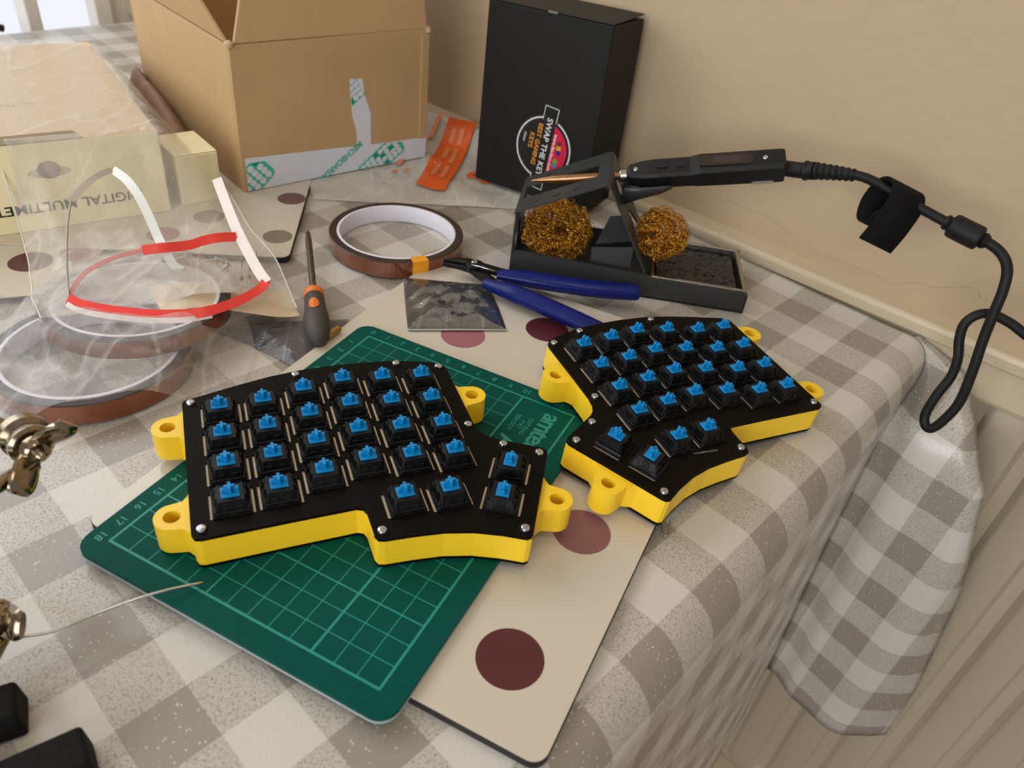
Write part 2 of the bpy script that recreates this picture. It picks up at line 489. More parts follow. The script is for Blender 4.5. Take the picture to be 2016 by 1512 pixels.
def sstep(x, a, b):
    u = min(1.0, max(0.0, (x - a) / (b - a))); return u * u * (3 - 2 * u)
RB = 0.021; TS = -0.062        # bend radius and where the flat ends
TSIDE = TS + RB
arc = RB * math.pi / 2
HEM = 0.328
def t_end(z):                  # free edge of the corner drape
    xs = [0.02, -0.0005, -0.004, -0.011, -0.030, -0.06, -0.145, -0.265, -0.36]; ys = [-0.07, -0.060, -0.045, -0.020, 0.004, 0.026, 0.049, 0.064, 0.067]
    for i in range(len(xs) - 1):
        if xs[i] >= z >= xs[i + 1]:
            u = (xs[i] - z) / (xs[i] - xs[i + 1]); return ys[i] + (ys[i + 1] - ys[i]) * u
    return ys[0] if z > xs[0] else ys[-1]
def top_z(t, n):
    z = 0.0045 * sstep(n, 0.512, 0.531) * (1 - sstep(t, -0.30, -0.06))
    z += 0.0005 * hnoise(t, n, 22) * 0.6
    return z
def side_pt(n, d):
    """d = distance past the flat edge of the top"""
    nl = n
    if d <= arc:
        a = d / RB
        t, z = TS + RB * math.sin(a), -RB * (1 - math.cos(a))
    else:
        h = d - arc
        t, z = TSIDE + 0.010 * (h / 0.32) + 0.0022 * math.sin(n * 21 + 0.8) * min(1, h / 0.12), -RB - h
    w = sstep(d, 0.004, 0.07)
    lim = 0.531 - 0.046 * w
    if n > 0.43: nl = 0.43 + (n - 0.43) * (lim - 0.43) / (0.531 - 0.43)
    return t - 0.005 * w * sstep(n, 0.44, 0.531), nl, z + top_z(TS, n) * (1 - min(1, d / arc))
def drape_n(t, z):
    dep = min(1.0, max(0.0, -z / 0.12))
    return 0.485 + dep * (-0.008 * math.sin((t + 0.045) * 40) + 0.003 * math.sin((t + 0.05) * 120 + 1.0)) + 0.004 * min(1, -z / 0.3)
verts = []; faces = []; uvs = []
ts = list(np.linspace(-1.0, -0.30, 36)) + list(np.linspace(-0.285, TS, 46))
ns = list(np.linspace(-0.21, 0.40, 62)) + list(np.linspace(0.408, 0.531, 32))
ds = list(np.linspace(0.0, arc, 10))[1:] + list(np.linspace(arc, arc + HEM - RB, 40))[1:]
rows = len(ns)
for t in ts:
    for n in ns:
        verts.append((t, n, top_z(t, n))); uvs.append(cells(t, n))
for d in ds:
    for n in ns:
        verts.append(side_pt(n, d)); uvs.append(cells(TS + d, n))
C_ = len(ts) + len(ds)
for i in range(C_ - 1):
    for j in range(rows - 1):
        faces.append((i * rows + j, (i + 1) * rows + j, (i + 1) * rows + j + 1, i * rows + j + 1))
# corner drape, growing out of the last side column
nb = 30; b0 = len(verts)
dlist = [0.004] + ds
for d in ds:
    t0, n0, z0 = side_pt(0.531, d)
    te = max(t_end(z0), t0 + 0.001)
    for j in range(nb + 1):
        u = j / nb
        t = t0 + (te - t0) * u
        kk = sstep(u, 0, 0.25) * sstep(-z0, 0.004, 0.06); n = n0 * (1 - kk) + drape_n(t, z0) * kk
        if u > 0.86: n += 0.010 * ((u - 0.86) / 0.14) ** 2
        z = z0 - 0.020 * sstep(t, -0.03, 0.02) * min(1, max(0, -z0 / 0.3)) + 0.010 * sstep(t, 0.03, 0.067) * min(1, max(0, -z0 / 0.3))
        verts.append((t, n, z)); uvs.append(cells(TS + d, 0.531 + (t - t0) * 1.05))
for i in range(len(ds) - 1):
    for j in range(nb):
        faces.append((b0 + i * (nb + 1) + j, b0 + (i + 1) * (nb + 1) + j, b0 + (i + 1) * (nb + 1) + j + 1, b0 + i * (nb + 1) + j + 1))
me = bpy.data.meshes.new('tablecloth')
me.from_pydata([tuple(TNM @ Vector(p)) for p in verts], [], faces)
ul = me.uv_layers.new(name='cells')
for lp in me.loops: ul.data[lp.index].uv = uvs[lp.vertex_index]
cloth = link('tablecloth', me, M_cloth, smooth=True)
cloth.modifiers.new('thick', 'SOLIDIFY').thickness = 0.0006
cloth.modifiers['thick'].offset = -1
tag(cloth, 'grey and white checked vinyl tablecloth draped over the table edge', 'tablecloth')

# ================================================================== KEYBOARD HALVES
M_plate = mat('black_circuit_plate', (17, 12, 8), 0.5, var=0.05, vscale=200, bump=0.05, bscale=900, spec=0.07)
M_yellow = mat('yellow_printed_plastic', (255, 208, 40), 0.34, var=0.04, vscale=30, bump=0.0)
k = NT(M_yellow); cz = k.n.new('ShaderNodeSeparateXYZ'); k.l.new(k.coord(), cz.inputs[0])
k.bump(k.math('SINE', k.math('MULTIPLY', cz.outputs[2], 31000.0)), 0.12, 0.0002)
M_board = mat('cream_board_edge', (250, 226, 192), 0.5, var=0.04, vscale=100)
M_housing = mat('black_switch_plastic', (10, 10, 11), 0.33, var=0.08, vscale=300, bump=0.05, bscale=1500, spec=0.25)
M_stem = mat('blue_switch_stem', (6, 132, 196), 0.4, var=0.03, vscale=400, spec=0.4)
M_zinc = mat('bright_zinc_screw', (205, 208, 212), 0.22, 1.0, var=0.08, vscale=500)
M_dark = mat('dark_recess', (14, 14, 15), 0.6)

# switch housing, one mesh shared by all
m = MB()
mm = 0.001
m.frustum(0, 0, 0.0, 15.6 * mm, 15.6 * mm, 0.9 * mm, 15.4 * mm, 15.4 * mm)
m.frustum(0, 0, 0.9 * mm, 14.2 * mm, 14.4 * mm, 2.0 * mm, 13.6 * mm, 13.4 * mm)
m.frustum(0, 0, 2.0 * mm, 13.2 * mm, 12.0 * mm, 6.0 * mm, 10.4 * mm, 9.4 * mm, oy=0.3 * mm)
for s in (-1, 1):      # ribs framing the recessed windows at front and back
    m.frustum(s * 5.4 * mm, -6.2 * mm, 1.6 * mm, 0.7 * mm, 1.6 * mm, 6.0 * mm, 0.6 * mm, 1.2 * mm, ox=-s * 0.9 * mm, oy=1.9 * mm)
    m.frustum(s * 5.4 * mm, 6.2 * mm, 1.6 * mm, 0.7 * mm, 1.6 * mm, 6.0 * mm, 0.6 * mm, 1.2 * mm, ox=-s * 0.9 * mm, oy=-1.2 * mm)
    m.frustum(s * 2.7 * mm, -6.1 * mm, 1.8 * mm, 3.0 * mm, 1.2 * mm, 3.9 * mm, 2.8 * mm, 0.9 * mm, oy=0.7 * mm)
    m.frustum(s * 6.7 * mm, -5.0 * mm, 0.9 * mm, 1.3 * mm, 3.2 * mm, 2.5 * mm, 0.9 * mm, 2.8 * mm, ox=-s * 0.3 * mm)
    m.frustum(s * 6.7 * mm, 4.6 * mm, 0.9 * mm, 1.3 * mm, 3.6 * mm, 4.6 * mm, 0.7 * mm, 2.4 * mm, ox=-s * 1.0 * mm)
    m.frustum(s * 6.5 * mm, 0.0 * mm, 0.9 * mm, 1.0 * mm, 4.0 * mm, 5.6 * mm, 0.8 * mm, 3.6 * mm, ox=-s * 1.1 * mm)
m.frustum(0, -7.0 * mm, 0.9 * mm, 13.6 * mm, 1.0 * mm, 1.9 * mm, 13.0 * mm, 0.7 * mm)
m.frustum(0, -6.9 * mm, 0.9 * mm, 3.2 * mm, 1.5 * mm, 1.4 * mm, 2.6 * mm, 1.3 * mm)
sw_mesh = m.mesh('key_switch', bevel=0.00012, bseg=1); sw_mesh.materials.append(M_housing)
# stem: slab with the cross post
m = MB()
m.frustum(0, 0.2 * mm, 5.6 * mm, 7.3 * mm, 5.8 * mm, 6.75 * mm, 7.1 * mm, 5.5 * mm)
m.frustum(0, 0.2 * mm, 6.75 * mm, 4.2 * mm, 1.35 * mm, 10.1 * mm, 4.0 * mm, 1.2 * mm)
m.frustum(0, 0.2 * mm, 6.75 * mm, 1.35 * mm, 4.2 * mm, 10.1 * mm, 1.2 * mm, 4.0 * mm)
for s in (-1, 1): m.frustum(s * 2.9 * mm, 0.2 * mm, 6.7 * mm, 1.0 * mm, 1.9 * mm, 8.6 * mm, 0.9 * mm, 1.7 * mm)
st_mesh = m.mesh('stem', bevel=0.00012, bseg=1); st_mesh.materials.append(M_stem)
# pan head screw with a cross recess
m = MB()
m.lathe([(1.25 * mm, -0.3 * mm), (2.05 * mm, 0.0), (2.1 * mm, 0.7 * mm), (1.75 * mm, 1.35 * mm), (1.1 * mm, 1.62 * mm), (0.75 * mm, 1.62 * mm), (0.45 * mm, 1.0 * mm)], 16)
m.box(-1.05 * mm, 1.05 * mm, -0.17 * mm, 0.17 * mm, 1.35 * mm, 1.66 * mm)
m.box(-0.17 * mm, 0.17 * mm, -1.05 * mm, 1.05 * mm, 1.35 * mm, 1.66 * mm)
sc_mesh = m.mesh('screw'); sc_mesh.materials.append(M_zinc); shade(sc_mesh, 35)

OUT = [(-15.7, 13.9), (8.7, 20.6), (24, 24.2), (38.7, 26.3), (55, 26.8), (72.2, 25.9), (87.4, 23.9), (102.9, 19.6), (108.6, 16.9), (110.7, 14.6), (111.2, 11.6), (111.2, -32.6),
       (112.1, -38.4), (114.2, -42.8), (117.6, -46.0), (136.6, -57.2), (138.2, -58.9), (138.1, -61.2), (113.6, -104.6), (112.2, -106.3), (110.0, -106.6), (101.3, -101.9), (90.3, -97.2), (78.6, -94.2), (66.5, -92.8), (54.6, -92.0), (52.2, -91.2), (51.2, -88.9), (50.8, -76.2), (49.9, -73.6), (47.4, -72.4), (20.8, -72.6), (-12.6, -73.2), (-15.0, -72.4), (-16.0, -70.0), (-16.2, 11.6)]
STAG = [0.0, 0.4, 4.8, 7.9, 5.3, 3.0]
KEYS = [(19.05 * j, STAG[j] - 19.05 * i, 0.0) for j in range(6) for i in range(4)]
KEYS += [(67.2, -74.6, 0.0), (86.2, -76.0, 0.0), (116.9, -67.7, -30.0), (107.3, -84.3, -30.0)]
SCREWS = [(-12.4, 11.2), (36.5, 22.6), (86.9, 21.0), (107.4, 13.8), (108.2, -33.8), (119.8, -51.0), (134.0, -60.6), (110.8, -101.9), (54.6, -87.6), (-12.1, -68.6)]
LUGS = [((-23.0, -1.3), (-16.0, -1.3)), ((-22.8, -57.0), (-16.0, -57.0)), ((118.2, -10.0), (111.0, -10.0)), ((131.6, -88.0), (125.4, -84.4))]

def keyboard(M, sx, label):
    kb = empty('split_keyboard', M)
    tag(kb, label, 'keyboard', 'two halves of a split keyboard')
    fl = lambda pts: [(sx * x * mm, y * mm) for x, y in pts]
    out = fl(OUT)
    holes = []
    for x, y, a in KEYS:
        c_, s_ = math.cos(R(sx * a)), math.sin(R(sx * a))
        holes.append([(sx * x * mm + px * c_ - py * s_, y * mm + px * s_ + py * c_) for px, py in rrect(-8.75 * mm, 8.75 * mm, -7.25 * mm, 7.25 * mm, 0.5 * mm, 2)])
    link('top_plate', curve_mesh([out] + holes, 1.6 * mm, 0.0, -1.6 * mm), M_plate, kb)
    inset = [(x * 0.985 + sx * 0.7 * mm, y * 0.985 - 0.4 * mm) for x, y in out]
    link('circuit_board', curve_mesh([inset], 0.4 * mm, 0.0, -1.35 * mm), M_board, kb)
    link('case', curve_mesh([out], 13.0 * mm, 0.0, -15.4 * mm), M_yellow, kb)
    rim = curve_mesh([out, [(x * 0.97 + sx * 1.4 * mm, y * 0.97 - 1.1 * mm) for x, y in out]], 0.8 * mm, 0.0, -2.4 * mm)
    link('case_rim', rim, M_yellow, kb)
    link('bottom_plate', curve_mesh([out], 1.6 * mm, 0.0, -17.0 * mm), M_plate, kb)
    for (hx, hy), (ex_, ey_) in LUGS:
        d = Vector((hx - ex_, hy - ey_)); L = d.length; d.normalize(); pr = Vector((-d.y, d.x))
        pts = []
        r = 6.9
        base = [(-1.2, -11.5), (0.0, -11.3), (1.2, -9.3), (2.6, -7.6)]
        for u, w in base: pts.append((u, w))
        for i in range(13):
            a = R(-72 + 144 * i / 12); pts.append((L + r * math.cos(a), r * math.sin(a)))
        for u, w in reversed(base): pts.append((u, -w))
        pt = fl([(ex_ + d.x * u + pr.x * w, ey_ + d.y * u + pr.y * w) for u, w in pts])
        link('mounting_lug', curve_mesh([pt, fl(circle(hx, hy, 3.35, 20))], 13.6 * mm, 0.0, -15.4 * mm), M_yellow, kb, smooth=40)
    for i, (x, y, a) in enumerate(KEYS):
        extra = 0 if a == 0 else (90 if (sx > 0 or i == 26) else 0)
        s = link('key_switch', sw_mesh, None, kb, loc=(sx * x * mm, y * mm, 0), rot=(0, 0, R(sx * a + extra)))
        link('stem', st_mesh, None, s)
    for x, y in SCREWS:
        link('screw', sc_mesh, None, kb, loc=(sx * x * mm, y * mm, 0), rot=(0, 0, rnd.uniform(0, 3)))
    return kb
keyboard(Matrix.Translation((-0.1305, 0.2609, 0.0252)) @ Matrix.Rotation(R(25.22), 4, 'Z'), 1,
         'yellow-cased keyboard half lying on the green cutting mat, cream slots beside its switches')
tilt = Matrix.Rotation(math.hypot(0.0089, 0.0531), 4, Vector((0.0089, 0.0531, 0)).normalized())
kbr = keyboard(Matrix.Translation((0.1202, 0.3941, 0.0217)) @ tilt @ Matrix.Rotation(0.5157, 4, 'Z'), -1,
         'yellow-cased keyboard half tilted on the mat corner, nearest the table edge')
tm = text_mesh('71015608PF44-S1BC1B', 0.00145, bold=0.0)
link('printed_code', tm, mat('grey_code_print', (150, 148, 142), 0.5), kbr, loc=(-0.0745, -0.0850, 0.00002), rot=(0, 0, R(-5)))

# ================================================================== CUTTING MAT
A0 = Vector((-0.0859, 0.3632, 0)); MX = Vector((0.1207, -0.0484, 0)).normalized(); MY = Vector((-0.0671, -0.1669, 0)).normalized()
MX = (MX - MY * MX.dot(MY)).normalized()
MATM = Matrix(((MX.x, MY.x, 0, A0.x), (MX.y, MY.y, 0, A0.y), (0, 0, -1, 0.0080), (0, 0, 0, 1)))   # mat local: x, y in print units, z down
mt = empty('cutting_mat', Matrix.Translation(A0) )
tag(mt, 'small green cutting mat with a printed centimetre grid', 'cutting mat')
def onmat(z): 
    return Matrix.Translation(-A0) @ Matrix(((MX.x, MY.x, 0, A0.x), (MX.y, MY.y, 0, A0.y), (0, 0, 1, z), (0, 0, 0, 1)))
M_mat = bpy.data.materials.new('green_mat'); k = NT(M_mat); co = k.coord()
gb = k.mix(k.noise(25, 4, 0.6, co), lin((0, 70, 60)), lin((2, 80, 69)))
scuff = k.ramp(k.noise(75, 5, 0.7, co), [(0.70, (0, 0, 0, 1)), (0.78, (1, 1, 1, 1))])
zone = k.ramp(k.noise(16, 2, 0.5, co), [(0.52, (0, 0, 0, 1)), (0.66, (1, 1, 1, 1))])
k.l.new(k.mix(k.math('MULTIPLY', k.math('MULTIPLY', scuff, zone), 0.45), gb, lin((150, 146, 120))), k.p.inputs['Base Color'])
k.p.inputs['Roughness'].default_value = 0.5; k.p.inputs['Specular IOR Level'].default_value = 0.08
k.bump(k.noise(1400, 2, 0.5, co), 0.12, 0.0003)
def flipfix(me):
    bm = bmesh.new(); bm.from_mesh(me); bmesh.ops.recalc_face_normals(bm, faces=bm.faces); bm.to_mesh(me); bm.free(); return me
body = curve_mesh([rrect(-0.010, 0.140, -0.010, 0.190, 0.008, 8)], 0.0020, 0.0, 0.0)
body.transform(onmat(0.0060)); link('mat_surface', flipfix(body), M_mat, mt)
under = curve_mesh([rrect(-0.0102, 0.1402, -0.0102, 0.1902, 0.008, 8)], 0.0012, 0.0, 0.0)
under.transform(onmat(0.0048)); link('mat_backing', flipfix(under), mat('grey_mat_backing', (168, 176, 178), 0.4), mt)
M_print = mat('teal_print', (10, 138, 124), 0.45, var=0.08, vscale=90)
g = MB()
def ln(x0, y0, x1, y1, w):
    g.box(min(x0, x1) * .01 - w / 2, max(x0, x1) * .01 + w / 2, min(y0, y1) * .01 - w / 2, max(y0, y1) * .01 + w / 2, 0, 0.00004 if x0 == x1 else 0.00007)
for x in range(0, 14):
    w = 0.0011 if x in (0, 13) else (0.0007 if x % 5 == 0 else 0.00042)
    ln(x, 9.0 if x > 10 and x < 13 else 0, x, 18, 0.0011 if x == 10 else w)
for y in range(0, 19):
    w = 0.0011 if y in (0, 18) else (0.0007 if y % 5 == 0 else 0.00042)
    ln(0, y, 10 if 0 < y < 9 else 13, y, w)
gm = g.mesh('grid_print'); gm.transform(onmat(0.00802)); link('grid_print', flipfix(gm), M_print, mt)
# the numbers and words; flat coordinates measured on the sheet, read along +y or -x
def matM(x, y, rd):
    o = onmat(0.00802) @ Vector((x * .01, y * .01, 0))
    r = {'y': MY, '-x': -MX}[rd]; u = Vector((-r.y, r.x, 0))
    return Matrix(((r.x, u.x, 0, o.x), (r.y, u.y, 0, o.y), (0, 0, 1, o.z), (0, 0, 0, 1)))
items = [(text_mesh(str(i), 0.0050, bold=0.012), matM(i, -0.52, '-x')) for i in range(0, 14)]
items += [(text_mesh(str(i), 0.0050, bold=0.012), matM(-0.50, i, 'y')) for i in range(1, 19)]
link('printed_numbers', join_meshes(items, 'printed_numbers'), M_print, mt)
items = [(text_mesh('amtech', 0.0146, bold=0.022, sx=1.02, spacing=0.86), matM(12.08, 2.50, 'y')),
         (text_mesh('CUTTING', 0.0034, bold=0.015), matM(11.2, 2.15, 'y')),
         (text_mesh('MAT', 0.0034, bold=0.015), matM(10.88, 2.15, 'y')),
         (text_mesh('20X15CM', 0.0034, bold=0.015), matM(10.5, 2.15, 'y')),
         (text_mesh('A5', 0.0135, bold=0.03), matM(10.82, 4.1, 'y'))]
link('printed_words', join_meshes(items, 'printed_words'), M_print, mt)

# ================================================================== PLACEMATS
M_lam = bpy.data.materials.new('white_laminate'); k = NT(M_lam); co = k.coord()
lb = k.mix(k.noise(14, 4, 0.6, co), lin((196, 186, 170)), lin((206, 196, 180)))
mark = k.ramp(k.noise(60, 5, 0.75, co), [(0.70, (0, 0, 0, 1)), (0.76, (1, 1, 1, 1))])
k.l.new(k.mix(k.math('MULTIPLY', mark, 0.12), lb, lin((150, 120, 90))), k.p.inputs['Base Color'])
k.p.inputs['Roughness'].default_value = 0.22; k.p.inputs['Coat Weight'].default_value = 0.3; k.p.inputs['Coat Roughness'].default_value = 0.1
M_edge = mat('black_board_edge', (26, 24, 23), 0.6, var=0.15, vscale=300)
M_wine = mat('wine_dot', (84, 34, 42), 0.25); M_mauve = mat('mauve_dot', (132, 88, 92), 0.25); M_pinkd = mat('plum_dot', (156, 96, 108), 0.25)
M_greyd = mat('grey_dot', (128, 120, 106), 0.25); M_brownd = mat('brown_dot', (104, 62, 56), 0.25)
def placemat(corner, e1, l1, e2, l2, dots, label, z0=0.0005, h=0.0042):
    """corner, first edge direction and length, second edge direction and length"""
    e1 = Vector(e1).normalized().to_3d(); e2 = Vector(e2).to_3d(); e2 = (e2 - e1 * e2.dot(e1)).normalized()
    F = Matrix(((e1.x, e2.x, 0, 0), (e1.y, e2.y, 0, 0), (0, 0, 1, 0), (0, 0, 0, 1)))
    pm = empty('placemat', loc=(corner[0], corner[1], z0)); tag(pm, label, 'placemat', 'spotted placemats')
    a = curve_mesh([rrect(0, l1, 0, l2, 0.006, 6)], h - 0.0006, 0.0, 0.0); a.transform(F); link('board', flipfix(a), M_edge, pm)
    b = curve_mesh([rrect(0.0002, l1 - 0.0002, 0.0002, l2 - 0.0002, 0.006, 6)], 0.0006, 0.0, h - 0.0006); b.transform(F); link('laminate', flipfix(b), M_lam, pm)
    for x, y, r, mt_ in dots:
        d = curve_mesh([circle(0, 0, r, 48)], 0.00004, 0.0, h)
        link('printed_dot', d, mt_, pm, loc=(x - corner[0], y - corner[1], 0))
    return pm
placemat((0.0270, 0.1290), (-0.929, 0.370), 0.2126, (0.370, 0.929), 0.290,
         [(0.0128, 0.1690, 0.0132, M_wine), (0.0399, 0.2377, 0.0132, M_mauve), (-0.0330, 0.3822, 0.0134, M_pinkd), (0.0172, 0.4005, 0.0134, M_wine),
          (0.0700, 0.3200, 0.0132, M_greyd), (-0.0870, 0.3120, 0.0132, M_greyd), (-0.0600, 0.2500, 0.0132, M_wine), (-0.1290, 0.2300, 0.0132, M_mauve)],
         'white spotted placemat under the green cutting mat and keyboard')
placemat((-0.1590, 0.4470), (-0.985, -0.17), 0.215, (-0.17, 0.985), 0.290,
         [(-0.1850, 0.5365, 0.0105, M_brownd), (-0.1755, 0.4740, 0.0100, M_greyd), (-0.2300, 0.4900, 0.0105, M_greyd), (-0.2480, 0.4560, 0.0105, M_pinkd)],
         'white spotted placemat whose rounded corner pokes out beside the brown box')
placemat((-0.2680, 0.3740), (-0.905, -0.425), 0.215, (-0.425, 0.905), 0.200,
         [(-0.3070, 0.4015, 0.0125, M_wine), (-0.2850, 0.4190, 0.0115, M_pinkd)],
         'white placemat under the cream carton with one plum dot showing', z0=0.0006, h=0.0034)

# ================================================================== TAPE ROLLS
M_core = mat('white_paper_core', (226, 222, 232), 0.55, var=0.03, vscale=50)
M_amber = mat('amber_film_tape', (136, 74, 42), 0.16, 0.35, var=0.25, vscale=25, spec=0.8, coat=0.6, col2=(92, 48, 30))
M_amberside = mat('tape_side', (50, 34, 26), 0.45, var=0.15, vscale=120)
def tape_roll(M, Ro, Ri, Rc, h, label):
    t_ = empty('tape_roll', M); tag(t_, label, 'tape roll', 'rolls of amber tape')
    m = MB(); m.ring([(Ri, 0.0004), (Ro - 0.0006, 0.0004), (Ro, 0.001), (Ro, h - 0.0008), (Ro - 0.0006, h - 0.0003), (Ri, h - 0.0003)], 96)
    me = m.mesh('tape_winding'); me.materials.append(M_amber); me.materials.append(M_amberside)
    for p in me.polygons:
        if abs(p.normal.z) > 0.5: p.material_index = 1
    link('tape_winding', me, None, t_, smooth=35)
    m = MB(); m.ring([(Rc, 0.0), (Ri + 0.0001, 0.0), (Ri + 0.0001, h), (Rc, h)], 96)
    m.obj('tape_core', M_core, t_, bevel=0.0003, smooth=35)
    return t_
r1 = tape_roll(Matrix.Translation((-0.0950, 0.4905, 0.0006)), 0.0470, 0.0415, 0.0398, 0.0125, 'roll of amber tape with a yellow tab, lying in front of the cardboard box')
# yellow tab folded over the front of the roll
m = MB(); a0, a1 = R(-66), R(-52)
aa = [a0 + (a1 - a0) * i / 8 for i in range(9)]
v = []; f = []
for r_, z_ in ((0.0404, 0.0129), (0.0473, 0.0127), (0.0474, 0.0012)):
    for a in aa: v.append((r_ * math.cos(a), r_ * math.sin(a), z_))
for j in range(2):
    for i in range(8): f.append((j * 9 + i, j * 9 + i + 1, (j + 1) * 9 + i + 1, (j + 1) * 9 + i))
m.raw(v, f); m.obj('tape_tab', mat('yellow_tab', (232, 168, 22), 0.35, var=0.12, vscale=150, col2=(222, 128, 18)), r1)
m = MB(); m.ribbon([(0.0476 * math.cos(R(a)), 0.0476 * math.sin(R(a)), 0.0065) for a in range(-104, -76, 4)], 0.0108, (0, -1, 0.0), 0.0002)
m.obj('tape_end', M_amber, r1)
tape_roll(Matrix.Translation((-0.2205, 0.3131, 0.0008)), 0.0490, 0.0435, 0.0415, 0.0125, 'larger amber tape roll lying flat in the clear bag, below another roll')
tape_roll(Matrix.Translation((-0.2120, 0.3500, 0.0125)) @ Matrix.Rotation(R(-3.0), 4, 'X'), 0.0485, 0.0430, 0.0412, 0.0110, 'amber tape roll tilted on top of the roll in the clear bag')

# ================================================================== SCREWDRIVER AND BRASS BIT
sd = empty('screwdriver', loc=(-0.1280, 0.3985, 0.0095)); tag(sd, 'small screwdriver with grey and orange handle lying on the grey film bag', 'screwdriver')
ax = Vector((-0.1115 + 0.1290, 0.3500 - 0.4010, -0.001)).normalized()
SDM = frame((0, 0, 0), ax.orthogonal(), None, ax) if False else None
q_ = ax.to_track_quat('Z', 'Y').to_matrix().to_4x4()
M_grip = mat('dark_grey_grip', (66, 60, 56), 0.6, var=0.06, vscale=200, bump=0.08, bscale=1200)
M_orange = mat('orange_grip', (226, 116, 40), 0.5, var=0.05)
M_steel = mat('dark_steel', (120, 110, 100), 0.32, 1.0, var=0.12, vscale=150)
m = MB(); m.lathe([(0.0050, 0.004), (0.0060, 0.0052), (0.0062, 0.012), (0.0066, 0.020), (0.0076, 0.028), (0.0077, 0.036), (0.0068, 0.044), (0.0045, 0.050), (0.0020, 0.0520)], 24, q_)
m.obj('handle', M_grip, sd, smooth=40)
m = MB(); m.lathe([(0.0052, -0.0015), (0.0062, -0.0005), (0.0064, 0.003), (0.0058, 0.0046)], 24, q_); m.obj('collar', M_orange, sd, smooth=30)
side = Vector((0, 0, 1)); side = (side - ax * side.dot(ax)).normalized()
side2 = (side * 0.86 + Vector((0, -1, 0)) * 0.3).normalized(); side2 = (side2 - ax * side2.dot(ax)).normalized()
b_ = ax.cross(side2)
m = MB(); v = []; f = []
for i in range(20):
    a = 2 * math.pi * i / 20; dx, dz = 0.0030 * math.cos(a), 0.0062 * math.sin(a)
    v.append(tuple(ax * (0.0205 + dz) + b_ * dx + side2 * (math.sqrt(max(0.00668 ** 2 - dx * dx, 0)) + 0.00025 + 0.0009 * max(0, dz + 0.002) / 0.008)))
v.append(tuple(ax * 0.0205 + side2 * 0.0073))
for i in range(20): f.append((i, (i + 1) % 20, 20))
m.raw(v, f); m.obj('grip_inlay', M_orange, sd)
m = MB(); m.lathe([(0.0021, -0.001), (0.0021, -0.055), (0.0024, -0.066), (0.0016, -0.079)], 12, q_); m.obj('shaft', M_steel, sd, smooth=40)
bb = empty('brass_standoff', loc=(-0.1068, 0.3636, 0.0070)); tag(bb, 'tiny brass standoff lying at the placemat edge by the screwdriver', 'standoff')
bd = Vector((0.0059, 0.0138, 0)).normalized(); bq = bd.to_track_quat('Z', 'Y').to_matrix().to_4x4()
M_brassp = mat('plain_brass', (196, 150, 84), 0.3, 1.0, var=0.1, vscale=200)
m = MB(); m.lathe([(0.0020, -0.0055), (0.0022, -0.0050), (0.0022, 0.0050), (0.0020, 0.0055)], 6, bq); m.obj('hex_body', M_brassp, bb)
m = MB(); m.lathe([(0.0008, -0.0055), (0.0009, -0.0088), (0.0006, -0.0094)], 10, bq); m.obj('thread', M_brassp, bb, smooth=40)

# ================================================================== FILM SHEETS (helpers)
def sheet(name, left, right, hfun, material, nu, nv, parent=None, thick=0.0, loc=(0, 0, 0)):
    """sheet spanned between two plan polylines; height from hfun(x, y, u, v)"""
    Lp = smooth_line([(a, b, 0) for a, b in left], 12); Rp = smooth_line([(a, b, 0) for a, b in right], 12)
    def at(pl, v):
        x = v * (len(pl) - 1); i = min(int(x), len(pl) - 2); return pl[i].lerp(pl[i + 1], x - i)
    vs = []; fs = []
    for j in range(nv + 1):
        a, b = at(Lp, j / nv), at(Rp, j / nv)
        for i in range(nu + 1):
            p = a.lerp(b, i / nu); vs.append((p.x - loc[0], p.y - loc[1], hfun(p.x, p.y, i / nu, j / nv) - loc[2]))
    for j in range(nv):
        for i in range(nu):
            q = j * (nu + 1) + i; fs.append((q, q + 1, q + nu + 2, q + nu + 1))
    me = bpy.data.meshes.new(name); me.from_pydata(vs, [], fs)
    o = link(name, me, material, parent, smooth=True, loc=None if parent else loc)
    if thick:
        md = o.modifiers.new('thick', 'SOLIDIFY'); md.thickness = thick; md.offset = 0
    return o

# silver anti-static pouch in front of the tape roll
pz = empty('antistatic_pouch', loc=(-0.045, 0.412, 0.0047)); tag(pz, 'silvery see-through antistatic pouch under the cutter jaws', 'pouch')
M_anti = film('silver_film', (150, 156, 164), 0.62, rough=0.10, haze=0.35, wr=0.35, wscale=60, gloss_tint=(0.55, 0.58, 0.62, 1), metal=0.85)
Lq = [(-0.0658, 0.3786), (-0.0735, 0.410), (-0.0805, 0.4400)]; Rq = [(-0.0074, 0.3926), (-0.0150, 0.418), (-0.0248, 0.4447)]
def hp(x, y, u, v):
    e = min(u, 1 - u, v * 1.2, 1 - v) * 4; e = min(1, e)
    return 0.0052 + 0.0030 * e ** 0.6 + 0.0016 * e * hnoise(x, y, 120)
sheet('top_film', Lq, Rq, hp, M_anti, 40, 40, pz, loc=(-0.045, 0.412, 0.0047))
sheet('bottom_film', Lq, Rq, lambda x, y, u, v: 0.0050, M_anti, 4, 4, pz, loc=(-0.045, 0.412, 0.0047))
m = MB(); m.ribbon([(-0.0658 + 0.045, 0.3788 - 0.412, 0.0008), (-0.036 + 0.045, 0.3860 - 0.412, 0.0009), (-0.0074 + 0.045, 0.3928 - 0.412, 0.0008)], 0.0014, (0, 0, 1), 0.0002)
m.obj('sealed_edge', mat('silver_seal', (196, 198, 200), 0.3, 0.6), pz)

